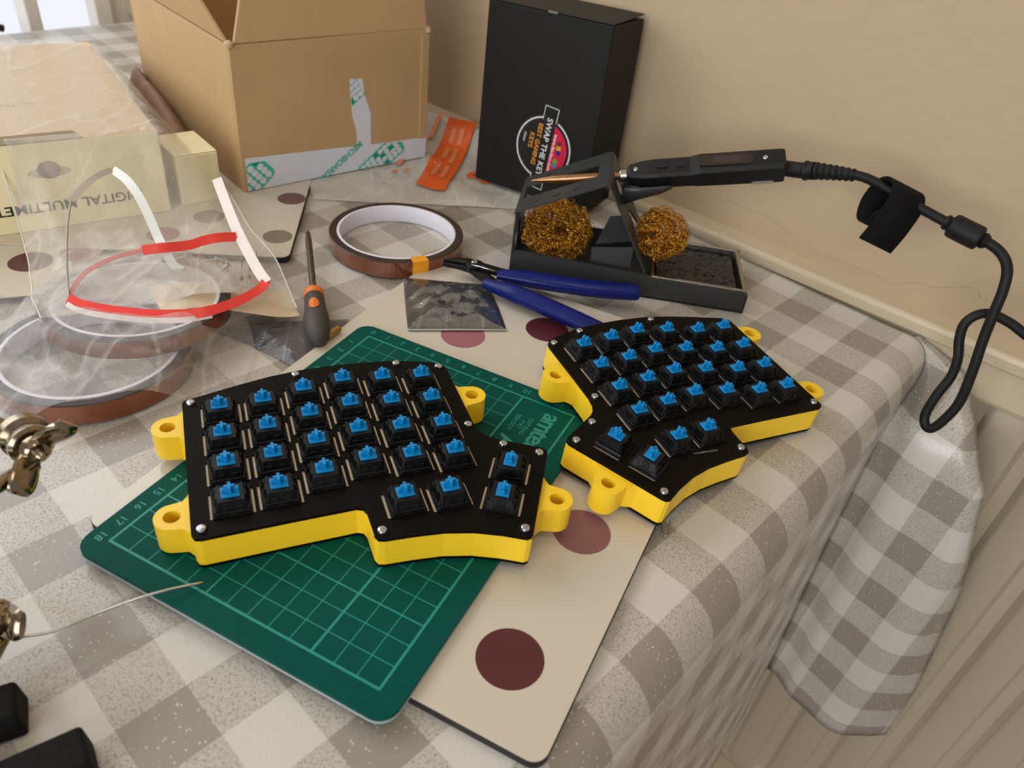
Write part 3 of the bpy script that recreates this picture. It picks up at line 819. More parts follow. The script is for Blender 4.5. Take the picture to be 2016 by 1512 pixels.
# dark grey film bag under the screwdriver
def hg(x, y, u, v):
    e = min(1, 4 * min(u, 1 - u, v, 1 - v))
    return 0.0010 + 0.0028 * e + 0.0016 * e * hnoise(x, y, 90)
M_grey = film('grey_film', (96, 94, 96), 0.55, rough=0.18, haze=0.5, wr=0.5, wscale=60, gloss_tint=(0.75, 0.74, 0.76, 1))
o = sheet('grey_film_bag', [(-0.1180, 0.3330), (-0.1480, 0.3480), (-0.1850, 0.3620)], [(-0.1065, 0.3500), (-0.1060, 0.3720), (-0.1040, 0.3890)], hg, M_grey, 30, 30, loc=(-0.13, 0.365, 0.0))
tag(o, 'dark grey translucent bag lying under the screwdriver handle', 'plastic bag')

# ================================================================== FLUSH CUTTERS
pl = empty('flush_cutters', loc=(-0.034, 0.449, 0.0070)); tag(pl, 'flush cutters with dark jaws and splayed blue handles', 'cutters')
LP = Vector((-0.034, 0.449, 0.0070))
M_blue = mat('blue_vinyl_grip', (2, 20, 100), 0.36, var=0.06, vscale=60, coat=0.08, spec=0.28)
M_jaw = mat('blackened_steel', (44, 42, 42), 0.34, 0.85, var=0.1, vscale=200)
def rel(pts): return [Vector(p) - LP for p in pts]
h1 = smooth_line(rel([(-0.0190, 0.4455, 0.0135), (-0.0020, 0.4445, 0.0138), (0.022, 0.4436, 0.0136), (0.048, 0.4448, 0.0128), (0.0700, 0.4480, 0.0122), (0.0765, 0.4495, 0.0120)]), 8)
def gr(n, r0, r1, r2): return [r0 + (r1 - r0) * min(1, i / (n * 0.25)) if i < n * 0.25 else (r1 + (r2 - r1) * ((i / n - 0.25) / 0.75)) * (1.0 if i < n - 6 else math.sqrt(max(0.01, 1 - ((i - (n - 6)) / 6.0) ** 2))) for i in range(n + 1)]
m = MB(); m.tube(h1, gr(len(h1) - 1, 0.0040, 0.0068, 0.0066), 16, flat=0.8, up=(0, 0, 1)); m.obj('grip', M_blue, pl, smooth=50)
h2 = smooth_line(rel([(-0.0260, 0.4340, 0.0125), (-0.0100, 0.4265, 0.0130), (0.0090, 0.4170, 0.0130), (0.0290, 0.4065, 0.0125), (0.0480, 0.3960, 0.0118), (0.0560, 0.3900, 0.0115)]), 8)
m = MB(); m.tube(h2, gr(len(h2) - 1, 0.0040, 0.0070, 0.0062), 16, flat=0.8, up=(0, 0, 1)); m.obj('grip', M_blue, pl, smooth=50)
for pts, nm in ((((-0.0560, 0.4520), (-0.0480, 0.4565), (-0.0400, 0.4572), (-0.0330, 0.4545), (-0.0180, 0.4500), (-0.0050, 0.4470), (-0.0050, 0.4425), (-0.0200, 0.4440), (-0.0330, 0.4475), (-0.0420, 0.4520), (-0.0480, 0.4520)), 'jaw_arm'),
               (((-0.0560, 0.4512), (-0.0480, 0.4510), (-0.0420, 0.4505), (-0.0380, 0.4540), (-0.0310, 0.4540), (-0.0240, 0.4440), (-0.0150, 0.4330), (-0.0190, 0.4290), (-0.0300, 0.4390), (-0.0380, 0.4470), (-0.0470, 0.4500)), 'jaw_arm')):
    me = curve_mesh([[(x - LP.x, y - LP.y) for x, y in pts]], 0.0036, 0.0005, 0.0048 + (0.0012 if pts[1][1] > 0.455 else -0.0010))
    link(nm, me, M_jaw, pl, smooth=45)
m = MB(); m.lathe([(0.0060, 0.0048), (0.0062, 0.0052), (0.0062, 0.0090), (0.0056, 0.0094)], 24, Matrix.Translation((-0.0012, 0.0025, 0.0))); m.obj('pivot_boss', M_jaw, pl, smooth=35)
m = MB(); m.lathe([(0.0022, 0.0), (0.0022, 0.0012), (0.0016, 0.0016), (0.0005, 0.0014)], 16, Matrix.Translation((-0.0012, 0.0025, 0.0094))); m.obj('pivot_screw', M_zinc, pl, smooth=40)
m = MB(); m.tube([(-0.003, -0.001, 0.0098), (0.006, -0.003, 0.0098), (0.013, -0.0045, 0.0092)], 0.0006, 6); m.obj('return_spring', M_zinc, pl, smooth=True)

# ================================================================== SOLDERING STAND (local: u along the front, w into depth, z up)
SA = R(-3.7); SO = Vector((0.1502, 0.4596, 0.0006))
SM = Matrix.Translation(SO) @ Matrix.Rotation(SA, 4, 'Z')
stand = empty('soldering_stand', SM); tag(stand, 'dark grey folded metal soldering iron stand with a sponge tray', 'stand')
M_metal = mat('dark_grey_coated_steel', (56, 58, 58), 0.42, 0.25, var=0.06, vscale=150, bump=0.05, bscale=1500)
def U(u, w, z): return Vector((u * mm, w * mm, z * mm))
def plate(name, outer, holes, o, ex, ey, thick=1.2, parent=stand, material=None, bevel=0.0):
    me = curve_mesh([[(x * mm, y * mm) for x, y in outer]] + [[(x * mm, y * mm) for x, y in h] for h in holes], thick * mm, bevel * mm, 0.0)
    return link(name, me, material or M_metal, parent, mw=frame(Vector(o) * mm, ex, ey))
# floor and walls of the base
plate('base_floor', [(-163, 0), (0, 0), (0, 66), (-163, 66)], [], (0, 0, 0), (1, 0, 0), (0, 1, 0), 1.2)
plate('base_front', [(-163, 0), (0, 0), (0, 13), (-2, 15), (-66, 15), (-66, 16.5), (-70, 17), (-159, 20.0), (-163, 17)], [], (0, 1.2, 0), (1, 0, 0), (0, 0, 1), 1.2)
plate('base_back', [(-163, 0), (0, 0), (0, 15), (-163, 15)], [], (0, 66, 0), (1, 0, 0), (0, 0, 1), 1.2)
plate('base_end', [(0, 0), (66, 0), (66, 13), (0, 13)], [], (-1.2, 0, 0), (0, 1, 0), (0, 0, 1), 1.2)
# end wall with V cut-outs, sloping bridge with slots, falling plate with the rest
plate('end_wall', [(0, 0), (64, 0), (64, 46), (0, 46)], [[(9, 12), (30, 12), (12, 40), (9, 40)], [(36, 12), (56, 12), (56, 40), (53, 40)], [(24, 40), (33, 26), (42, 40)]], (-163, 0, 0), (0, 1, 0), (0, 0, 1), 1.2)
sl = Vector((57.0, 0, 28.5)); sl_l = sl.length
slots = [circle(14, 8, 3.0, 14, 1.3), circle(28, 8, 3.0, 14, 1.3), circle(42, 8, 3.0, 14, 1.3), circle(18, 53, 3.0, 14, 1.3), circle(32, 53, 3.0, 14, 1.3), circle(46, 53, 3.0, 14, 1.3)]
plate('bridge', [(0, 0), (sl_l, 0), (sl_l, 61), (0, 61)], [[(3, 20), (56, 20), (56, 42), (3, 42)]] + slots, (-163, 0.5, 46), sl.normalized(), (0, 1, 0), 1.2)
# rounded top bend
m = MB(); m.tube([U(-106, 0.5, 73.6), U(-106, 61.5, 73.6)], 1.3 * mm, 12); m.obj('bend', M_metal, stand, smooth=40)
m = MB(); m.tube([U(-163, 0.5, 46), U(-163, 61.5, 46)], 0.9 * mm, 10); m.obj('bend', M_metal, stand, smooth=40)
dn_ = Vector((34.0, 0, -57.0)); dl = dn_.length
plate('falling_plate', [(0, 0), (20, 0.5), (dl, 1), (dl, 4), (48, 15), (31, 29), (31, 33), (48, 47), (dl, 57), (dl, 61), (20, 61), (0, 61)],
      [circle(14, 31, 8, 20, 9)], (-105.5, 0.5, 74), dn_.normalized(), (0, 1, 0), 1.2)
# cup that carries the iron
m = MB(); v = []; f = []
for i, (ux, zz_) in enumerate(((-95, 0), (-84, 3), (-70, 8), (-64, 10.5))):
    for j in range(13):
        a = R(180 + 15 * j); rw = 15.0 - i * 1.2
        v.append(tuple(U(ux, 31 + rw * math.cos(a), 68 + zz_ * 0.55 + (17.0 - i) * math.sin(a) * (1.0 - 0.22 * i))))
for i in range(3):
    for j in range(12): f.append((i * 13 + j, i * 13 + j + 1, (i + 1) * 13 + j + 1, (i + 1) * 13 + j))
m.raw(v, f); o = m.obj('cup', M_metal, stand, smooth=60); md = o.modifiers.new('thick', 'SOLIDIFY'); md.thickness = 0.0014
# folded divider in the middle
plate('divider', [(0, 0), (27, 0), (27, 24), (-1, 20)], [], (-108, 8, 6), (1, 0.05, 0), (0, 0.18, 1), 1.2)
plate('divider_flap', [(0, 0), (29, 5), (22, 24), (8, 22)], [], (-107, 13, 27), (1, 0.05, 0.1), (0, 0.75, 0.55), 1.2)
# sponge tray liner and sponge
M_liner = mat('bare_steel_liner', (186, 182, 172), 0.28, 1.0, var=0.08, vscale=80)
m = MB(); outer_ = [(-66.5, 1.5), (-1.5, 1.5), (-1.5, 64.5), (-66.5, 64.5)]; inner_ = [(-64, 4), (-4, 4), (-4, 62), (-64, 62)]
v = [(x * mm, y * mm, 16.2 * mm) for x, y in outer_] + [(x * mm, y * mm, 16.2 * mm) for x, y in inner_] + [(x * mm * 1.0, y * mm, 3 * mm) for x, y in inner_] + [(x * mm, y * mm, 14 * mm) for x, y in outer_]
f = []
for i in range(4):
    j = (i + 1) % 4; f += [(i, j, 4 + j, 4 + i), (4 + i, 4 + j, 8 + j, 8 + i), (12 + i, 12 + j, j, i)]
f.append((8, 9, 10, 11)); m.raw(v, f); m.obj('tray_liner', M_liner, stand, bevel=0.0006, bseg=2)
spo = empty('cleaning_sponge', SM @ Matrix.Translation((-0.034, 0.033, 0.0032))); tag(spo, 'charcoal cleaning sponge sitting in the stand tray', 'sponge')
M_sp = bpy.data.materials.new('charcoal_sponge'); k = NT(M_sp); co = k.coord()
pores = k.n.new('ShaderNodeTexVoronoi'); pores.inputs['Scale'].default_value = 260; k.l.new(co, pores.inputs['Vector'])
pr_ = k.ramp(k.math('ADD', pores.outputs['Distance'], k.math('MULTIPLY', k.noise(180, 3, 0.5, co), 0.4)), [(0.35, (0, 0, 0, 1)), (0.62, (1, 1, 1, 1))])
k.l.new(k.mix(pr_, lin((10, 9, 8)), lin((42, 38, 35))), k.p.inputs['Base Color'])
k.l.new(k.math('MULTIPLY_ADD', k.noise(500, 2, 0.5, co), 0.5, 0.15), k.p.inputs['Roughness']); k.bump(pr_, 1.0, 0.002)
n_ = 46; v = []; f = []; rg = random.Random(3)
pits = [(rg.uniform(-28, 28), rg.uniform(-26, 26), rg.uniform(0.7, 2.2)) for _ in range(80)]
for j in range(n_ + 1):
    for i in range(n_ + 1):
        x, y = -29 + 58 * i / n_, -28 + 56 * j / n_
        z = 8.6 + 0.25 * hnoise(x, y, 0.5)
        for px, py, pr2 in pits:
            d = math.hypot((x - px) * 0.7, y - py)
            if d < pr2: z -= 1.4 * (1 - d / pr2)
        if i in (0, n_) or j in (0, n_): z = 0
        v.append((x * mm, y * mm, z * mm))
for j in range(n_):
    for i in range(n_):
        q = j * (n_ + 1) + i; f.append((q, q + 1, q + n_ + 2, q + n_ + 1))
m = MB(); m.raw(v, f); m.obj('sponge_block', M_sp, spo, smooth=50)

# ================================================================== BRASS WOOL
M_bw = mat('brass_wool_wire', (242, 188, 84), 0.16, 1.0, var=0.15, vscale=300, col2=(190, 132, 46))
def wool(center, rx, ry, rz, seed, label, npth):
    rg = np.random.RandomState(seed)
    w = empty('brass_wool', SM @ Matrix.Translation(Vector(center) * mm)); tag(w, label, 'brass wool', 'brass wool balls in the stand')
    # wandering path over the ball, with curls wound on it
    d = rg.normal(size=3); d /= np.linalg.norm(d); tg = np.cross(d, rg.normal(size=3)); tg /= np.linalg.norm(tg)
    P_ = []
    for i in range(npth):
        tg = tg + rg.normal(size=3) * 0.22; tg -= d * (tg @ d); tg /= np.linalg.norm(tg)
        d = d + tg * 0.17; d /= np.linalg.norm(d)
        sh = (1.0 if i < npth * 0.6 else 0.80 if i < npth * 0.85 else 0.6) * (1 + 0.05 * rg.normal())
        P_.append(d * np.array([rx, ry, rz]) * sh)
    pts = np.array(smooth_line([tuple(p) for p in P_], 15))
    tgv = np.gradient(pts, axis=0); tgv /= np.linalg.norm(tgv, axis=1)[:, None] + 1e-9
    nr = pts / (np.linalg.norm(pts, axis=1)[:, None] + 1e-9); b = np.cross(tgv, nr); b /= np.linalg.norm(b, axis=1)[:, None] + 1e-9; c = np.cross(b, tgv)
    ph = np.arange(len(pts)) * (2 * np.pi / 9.0); rad_ = 1.9 + 0.4 * np.sin(np.arange(len(pts)) * 0.013)
    hel = pts + b * (rad_ * np.cos(ph))[:, None] + c * (rad_ * np.sin(ph))[:, None]
    tg2 = np.gradient(hel, axis=0); tg2 /= np.linalg.norm(tg2, axis=1)[:, None] + 1e-9
    e1 = np.cross(tg2, tgv); e1 /= np.linalg.norm(e1, axis=1)[:, None] + 1e-9; e2 = np.cross(tg2, e1)
    seg = 3; n = len(hel); V = np.zeros((n, seg, 3))
    for j in range(seg):
        a = 2 * np.pi * j / seg; V[:, j] = hel + (e1 * math.cos(a) * 0.30 + e2 * math.sin(a) * 0.12)
    V = (V.reshape(-1, 3) * mm)
    i0 = np.arange(n - 1)[:, None] * seg; F = []
    for j in range(seg):
        k_ = (j + 1) % seg; F.append(np.concatenate([i0 + j, i0 + k_, i0 + seg + k_, i0 + seg + j], axis=1))
    me = bpy.data.meshes.new('curled_wire'); me.from_pydata(V.tolist(), [], np.concatenate(F).tolist())
    o = link('curled_wire', me, M_bw, w, smooth=True); o['kind'] = 'stuff'
wool((-134.5, 27, 26.5), 22, 21, 20.5, 5, 'brass wool ball in the open bay under the stand bridge', 1150)
wool((-63.0, 29, 35.0), 16.5, 19, 16.0, 11, 'brass wool ball bulging out of the stand above the sponge', 820)

# ================================================================== SOLDERING IRON (local x along the pen from collar to plug)
p_col = SM @ U(-95.6, 31, 71.5); p_end = SM @ U(3.1, 31, 93.6)
dirx = (p_end - p_col); plen = dirx.length; dirx.normalize()
# upper face turned a little towards the camera
upz = Vector((0, -0.52, 1.0)); upz = (upz - dirx * upz.dot(dirx)).normalized()
PM = frame(p_col, dirx, upz.cross(dirx))
iron = empty('soldering_iron', PM); tag(iron, 'slim black soldering iron resting in the stand, tip through its bridge', 'soldering iron')
M_blk = mat('matt_black_plastic', (22, 21, 20), 0.5, spec=0.3, var=0.06, vscale=200, bump=0.06, bscale=1500)
Lh = plen / mm
secs = [(1.5, 4.6, 4.4, 0), (3.0, 5.6, 5.2, 0), (12, 7.6, 6.4, -0.2), (20, 8.0, 6.8, 0), (42, 8.0, 7.0, 0.2), (48, 8.4, 8.2, 0.8), (Lh - 2, 8.4, 8.6, 1.0), (Lh, 8.0, 8.2, 1.0)]
v = []; f = []
for x, wy, wz, oz in secs:
    ch = min(wy, wz) * 0.28
    for y, z in ((-wy + ch, -wz), (wy - ch, -wz), (wy, -wz + ch), (wy, wz - ch), (wy - ch, wz), (-wy + ch, wz), (-wy, wz - ch), (-wy, -wz + ch)):
        v.append((x * mm, y * mm, (z + oz) * mm))
for i in range(len(secs) - 1):
    for j in range(8): f.append((i * 8 + j, i * 8 + (j + 1) % 8, (i + 1) * 8 + (j + 1) % 8, (i + 1) * 8 + j))
f.append(tuple(range(7, -1, -1))); f.append(tuple((len(secs) - 1) * 8 + j for j in range(8)))
m = MB(); m.raw(v, f); m.obj('handle', M_blk, iron, bevel=0.0005)
XR = Matrix.Rotation(R(90), 4, 'Y')
m = MB(); m.lathe([(4.0 * mm, -3.5 * mm), (4.3 * mm, -3 * mm), (4.3 * mm, 1.0 * mm), (3.6 * mm, 2 * mm)], 20, XR); m.obj('collar', M_liner, iron, smooth=30)
m = MB(); m.lathe([(2.2 * mm, -3 * mm), (2.6 * mm, -4 * mm), (2.6 * mm, -9 * mm), (2.75 * mm, -10 * mm), (2.75 * mm, -48 * mm), (2.0 * mm, -52 * mm), (1.6 * mm, -57 * mm), (0.4 * mm, -63.5 * mm)], 16, XR)
m.obj('tip', mat('heat_tinted_steel', (176, 132, 92), 0.3, 1.0, var=0.25, vscale=90, col2=(120, 86, 62)), iron, smooth=40)
for x in (24, 36):
    link('button', curve_mesh([[(px * mm, py * mm) for px, py in rrect(x - 3.6, x + 3.6, -1.9, 1.9, 1.8, 5)]], 0.8 * mm, 0.0, 6.9 * mm), mat('button_black', (16, 16, 16), 0.35), iron)
link('screen_window', curve_mesh([[(px * mm, py * mm) for px, py in rrect(47.5, 81, -4.4, 4.4, 3.0, 6)]], 0.3 * mm, 0.0, 9.5 * mm), mat('dark_window', (28, 16, 14), 0.12, coat=0.6), iron)
link('screen', curve_mesh([[(px * mm, py * mm) for px, py in rrect(57, 74, -2.6, 2.6, 0.3, 2)]], 0.1 * mm, 0.0, 9.8 * mm), mat('screen_off', (56, 48, 50), 0.3), iron)
for x, z in ((7.0, 5.6), (Lh - 12.5, 9.5)):
    m = MB(); m.lathe([(1.6 * mm, 0), (1.6 * mm, 0.5 * mm), (1.3 * mm, 0.8 * mm), (0.8 * mm, 0.8 * mm), (0.7 * mm, 0.3 * mm)], 14, Matrix.Translation((x * mm, -0.4 * mm, z * mm))); m.obj('screw', M_zinc, iron, smooth=40)
link('rating_label', curve_mesh([[(px * mm, py * mm) for px, py in rrect(Lh - 20, Lh - 6.5, -1.4, 1.4, 1.2, 5)]], 0.15 * mm), mat('grey_label', (150, 144, 136), 0.5), iron, mw=frame((0, -8.45 * mm, -4.6 * mm), (1, 0, 0), (0, 0, 1)))

# ================================================================== POWER CABLE
cab = [(0.1552, 0.4892, 0.0933), (0.1636, 0.4829, 0.0955), (0.1724, 0.4764, 0.0986), (0.1822, 0.4691, 0.1015), (0.1918, 0.4619, 0.104), (0.2, 0.4558, 0.1037), (0.2102, 0.4482, 0.1013), (0.2208, 0.4403, 0.0987), (0.2285, 0.4346, 0.097), (0.2361, 0.429, 0.0955), (0.247, 0.4208, 0.0936), (0.2564, 0.4138, 0.0923), (0.2635, 0.4085, 0.089), (0.2674, 0.4031, 0.0828), (0.2684, 0.3986, 0.0723), (0.2682, 0.395, 0.0576), (0.2687, 0.3922, 0.0419), (0.2697, 0.3877, 0.0232), (0.2704, 0.3846, 0.0025), (0.2675, 0.3843, -0.0119), (0.2641, 0.3856, -0.021), (0.2615, 0.3888, -0.022), (0.26, 0.3924, -0.0157), (0.2618, 0.3946, -0.002), (0.2654, 0.3966, 0.0117), (0.2652, 0.3992, 0.0232), (0.263, 0.4037, 0.034), (0.2628, 0.4063, 0.0432), (0.2673, 0.4067, 0.0501), (0.274, 0.4051, 0.0527), (0.2839, 0.4006, 0.0509), (0.2928, 0.3954, 0.0472), (0.305, 0.3901, 0.0419), (0.35, 0.372, 0.022), (0.42, 0.32, -0.10), (0.46, 0.285, -0.40), (0.48, 0.265, -0.74), (0.53, 0.23, -0.757)]
CO = Vector(cab[0])
pc = empty('power_cable', loc=cab[0]); tag(pc, 'black power cable looping from the soldering iron past the table corner', 'cable')
M_rub = mat('black_rubber', (19, 18, 17), 0.55, spec=0.3, var=0.06, vscale=120)
cp = [Vector(p) - CO for p in cab]
m = MB(); m.tube(smooth_line(cp[3:], 8), 0.0029, 12); m.obj('cord', M_rub, pc, smooth=True)
pa = smooth_line(cp[:5], 10)
def along(a, b): return pa[a:b + 1]
m = MB(); m.tube(along(0, 1), [0.0040, 0.0040], 14); m.obj('plug_sleeve', M_liner, pc, smooth=40)
seg_ = along(1, 18); m = MB(); m.tube(seg_, [0.0050 if i < 12 else 0.0062 if i < 14 else 0.0056 for i in range(len(seg_))], 16); m.obj('plug', M_rub, pc, smooth=40)
seg_ = along(18, 38); m = MB(); m.tube(seg_, [(0.0056 - 0.0018 * i / 20) * (0.82 if i % 3 == 0 else 1.0) for i in range(len(seg_))], 14); m.obj('strain_relief', M_rub, pc, smooth=25)
fb = smooth_line([cp[9], cp[10], cp[11]], 10)
rr_ = [0.0040, 0.0046, 0.0040, 0.0066, 0.0070] + [0.0070] * 11 + [0.0066, 0.0042, 0.0048, 0.0042, 0.0034]
m = MB(); m.tube(fb, rr_, 18); m.obj('ferrite_bead', M_rub, pc, smooth=30)
# hook-and-loop strap round the cable
sc_ = Vector((0.2112, 0.4474, 0.0945)); sax = Vector((0.88, 0.04, -0.30)).normalized()
toward = Vector((-0.3, -0.85, 0.25)); toward = (toward - sax * toward.dot(sax)).normalized(); vert = sax.cross(toward); vert = vert if vert.z > 0 else -vert
path = []
for i in range(22):
    a = R(-118 + 330 * i / 21); path.append(toward * (0.0085 * math.cos(a) * -1) + vert * (0.0135 * math.sin(a)))
tail = [path[-1] + toward * 0.006 - vert * 0.006, path[-1] + toward * 0.010 - vert * 0.018, path[-1] + toward * 0.009 - vert * 0.026]
sp_ = smooth_line([toward * 0.0120 - vert * 0.024, toward * 0.0140 - vert * 0.010, toward * 0.0125 + vert * 0.006, toward * 0.0030 + vert * 0.0130, -toward * 0.0095 + vert * 0.009, -toward * 0.0130 - vert * 0.004, -toward * 0.0060 - vert * 0.0150, toward * 0.0050 - vert * 0.0155, toward * 0.0115 - vert * 0.006], 8)
v = []; f = []
for p in sp_:
    for s_ in (-1, 1): v.append(tuple(p + sax * (0.0115 * s_)))
for i in range(len(sp_) - 1): f.append((2 * i, 2 * i + 1, 2 * i + 3, 2 * i + 2))
m = MB(); m.raw(v, f)
o = m.obj('cable_strap', mat('black_hook_fabric', (16, 15, 15), 0.9, var=0.3, vscale=600, bump=0.6, bscale=1500, spec=0.2), None, smooth=True, loc=sc_)
md = o.modifiers.new('thick', 'SOLIDIFY'); md.thickness = 0.0016
tag(o, 'black hook-and-loop strap wrapped round the power cable', 'cable strap')

# ================================================================== BROWN CARDBOARD BOX (local: e = along front, l = back along the left side)
M_card = bpy.data.materials.new('brown_cardboard'); k = NT(M_card); co = k.coord()
cz = k.n.new('ShaderNodeMapping'); cz.inputs['Scale'].default_value = (1, 1, 0.12); k.l.new(co, cz.inputs[0])
fib = k.noise(160, 4, 0.6, cz.outputs[0]); blot = k.noise(18, 3, 0.5, co)
k.l.new(k.mix(k.math('MULTIPLY_ADD', blot, 0.6, k.math('MULTIPLY', fib, 0.4)), lin((172, 139, 97)), lin((196, 162, 117))), k.p.inputs['Base Color'])
k.p.inputs['Roughness'].default_value = 0.6; k.bump(fib, 0.25, 0.0006)
M_cardedge = mat('torn_card_edge', (196, 166, 124), 0.7, var=0.12, vscale=200)
Bo = Vector((-0.2210, 0.5360, 0.0048)); Be = Vector((0.707, 0.707, 0)); Bl = Vector((-0.707, 0.707, 0))
BM = Matrix(((Be.x, Bl.x, 0, Bo.x), (Be.y, Bl.y, 0, Bo.y), (0, 0, 1, Bo.z), (0, 0, 0, 1)))
bx = empty('cardboard_box', BM); tag(bx, 'open brown cardboard box sealed with white and green printed tape', 'cardboard box')
W_, D_, H_, c_ = 0.166, 0.190, 0.1057, 0.0028
def panel(name, pts, thick, material=M_card, bev=0.0006):
    """pts: quad corners (local) ; thickness vector"""
    t_ = Vector(thick); v = [Vector(p) for p in pts] + [Vector(p) + t_ for p in pts]
    n = len(pts); f = [tuple(range(n)), tuple(range(2 * n - 1, n - 1, -1))] + [(i, n + i, n + (i + 1) % n, (i + 1) % n) for i in range(n)]
    m = MB(); m.raw([tuple(p) for p in v], f); return m.obj(name, material, bx, bevel=bev, bseg=2)
panel('front_wall', [(0, 0, 0), (W_, 0, 0), (W_, 0, H_), (0, 0, H_)], (0, c_, 0))
panel('back_wall', [(0, D_ - c_, 0), (W_, D_ - c_, 0), (W_, D_ - c_, H_), (0, D_ - c_, H_)], (0, c_, 0))
panel('side_wall', [(0, c_, 0), (0, D_ - c_, 0), (0, D_ - c_, H_), (0, c_, H_)], (c_, 0, 0))
panel('side_wall', [(W_ - c_, c_, 0), (W_ - c_, D_ - c_, 0), (W_ - c_, D_ - c_, H_), (W_ - c_, c_, H_)], (c_, 0, 0))
panel('bottom', [(c_, c_, 0.0005), (W_ - c_, c_, 0.0005), (W_ - c_, D_ - c_, 0.0005), (c_, D_ - c_, 0.0005)], (0, 0, c_))
# the flaps stand up, the front one leaning in a little
panel('flap', [(0.004, 0.0, H_ + 0.0008), (W_ - 0.001, 0.0, H_ + 0.0008), (W_ - 0.004, 0.012, H_ + 0.075), (0.030, 0.012, H_ + 0.075)], (0, c_, 0.0004))
panel('flap', [(0.0, 0.006, H_ + 0.0008), (0.0, D_ - 0.003, H_ + 0.0008), (-0.020, D_ - 0.004, H_ + 0.070), (-0.020, 0.066, H_ + 0.070)], (c_, 0, 0.0004))
panel('flap', [(W_, 0.006, H_ + 0.0008), (W_, D_ - 0.003, H_ + 0.0008), (W_ + 0.010, D_ - 0.004, H_ + 0.070), (W_ + 0.010, 0.03, H_ + 0.070)], (-c_, 0, 0.0004))
panel('flap', [(0.004, D_, H_ + 0.0008), (W_ - 0.004, D_, H_ + 0.0008), (W_ - 0.006, D_ + 0.008, H_ + 0.075), (0.006, D_ + 0.008, H_ + 0.075)], (0, -c_, 0.0004))
m = MB(); m.lathe([(0.001, -0.002), (0.0032, -0.0012), (0.0034, 0.001), (0.0015, 0.0026)], 9, Matrix.Translation((0.0008, 0.0008, H_ + 0.0005))); m.obj('frayed_corner', M_cardedge, bx, smooth=40)
m = MB(); m.lathe([(0.001, -0.003), (0.0030, -0.0012), (0.0026, 0.001), (0.001, 0.0026)], 9, Matrix.Translation((W_ + 0.0005, 0.0012, H_ - 0.001))); m.obj('frayed_corner', M_cardedge, bx, smooth=40)
m = MB(); m.box(W_ - 0.0065, W_ + 0.0012, -0.0012, 0.0, 0.018, H_ - 0.004); m.obj('corner_seam', M_card, bx, bevel=0.0005)
# tape on the front: bottom band and the short upright strip
M_tape = mat('white_printed_tape', (214, 216, 226), 0.3, var=0.03, vscale=90, coat=0.3)
M_grn = mat('sea_green_print', (62, 186, 164), 0.35); M_dgrn = mat('deep_green_print', (12, 146, 112), 0.35)
FP = frame((0, -0.0012, 0), (1, 0, 0), (0, 0, 1))       # front face: x along front, y up, normal outward (-l)
def front(name, pts, material, lift=0.0, th=0.00012, holes=(), parent=bx):
    me = curve_mesh([pts] + list(holes), th, 0.0, 0.0)
    return link(name, me, material, parent, mw=frame((0, -0.00006 - lift, 0), (1, 0, 0), (0, 0, 1)))
band = front('tape_band', [(0.003, 0.0005), (0.1672, 0.0005), (0.1678, 0.0180), (0.120, 0.0195), (0.06, 0.0230), (0.0030, 0.0262)], M_tape)
m = MB(); m.raw([(W_ + 0.0002, -0.0004, 0.0005), (W_ + 0.0002, 0.03, 0.0005), (W_ + 0.0002, 0.03, 0.0165), (W_ + 0.0002, -0.0004, 0.0180)], [(0, 1, 2, 3)]); m.obj('tape_band', M_tape, bx)
front('tape_strip', [(0.0985, 0.0195), (0.1118, 0.0195), (0.1118, 0.0460), (0.1065, 0.0610), (0.1045, 0.0735), (0.0930, 0.0745), (0.0935, 0.0600), (0.0950, 0.0450), (0.0985, 0.0330)], M_tape, 0.0001)
def keypad(cx, cy, ang, w, h, clip, cols, rows_, s):
    """rounded green tile with rows of key dots, turned in the face plane, cut at the tape limits"""
    c0, s0 = math.cos(R(ang)), math.sin(R(ang))
    def tr(p): return (cx + p[0] * c0 - p[1] * s0, cy + p[0] * s0 + p[1] * c0)
    def clamp(poly):
        # Sutherland-Hodgman against clip polygon (convex, ccw)
        out = poly
        for i in range(len(clip)):
            a, b = clip[i], clip[(i + 1) % len(clip)]; inp = out; out = []
            def inside(p): return (b[0] - a[0]) * (p[1] - a[1]) - (b[1] - a[1]) * (p[0] - a[0]) >= 0
            for j in range(len(inp)):
                p, q = inp[j], inp[(j + 1) % len(inp)]
                ip, iq = inside(p), inside(q)
                if ip: out.append(p)
                if ip != iq:
                    d1 = (b[0] - a[0]) * (p[1] - a[1]) - (b[1] - a[1]) * (p[0] - a[0]); d2 = (b[0] - a[0]) * (q[1] - a[1]) - (b[1] - a[1]) * (q[0] - a[0])
                    u = d1 / (d1 - d2); out.append((p[0] + (q[0] - p[0]) * u, p[1] + (q[1] - p[1]) * u))
            if not out: return None
        return out if len(out) > 2 else None
    pl_ = clamp([tr(p) for p in rrect(-w / 2, w / 2, -h / 2, h / 2, 0.004, 4)])
    if pl_: front('printed_logo', pl_, M_grn, 0.0003)
    for i in range(cols):
        for j in range(rows_):
            px, py = -w / 2 + w * (i + 0.5) / cols, -h / 2 + h * (j + 0.5) / rows_
            pl2 = clamp([tr(p) for p in circle(px * 0.86, py * 0.86, s, 10)])
            if pl2: front('printed_logo_dot', pl2, M_dgrn if (i * 3 + j * 5 + (i * j) % 3) % 4 == 0 else M_tape, 0.0005)
bandclip = [(0.003, 0.0008), (0.167, 0.0008), (0.167, 0.0180), (0.120, 0.0192), (0.06, 0.0226), (0.003, 0.0258)]
keypad(0.0085, 0.0100, 42, 0.030, 0.0215, bandclip, 4, 4, 0.0027)
keypad(0.1220, 0.0060, 34, 0.046, 0.0190, bandclip, 8, 4, 0.0024)
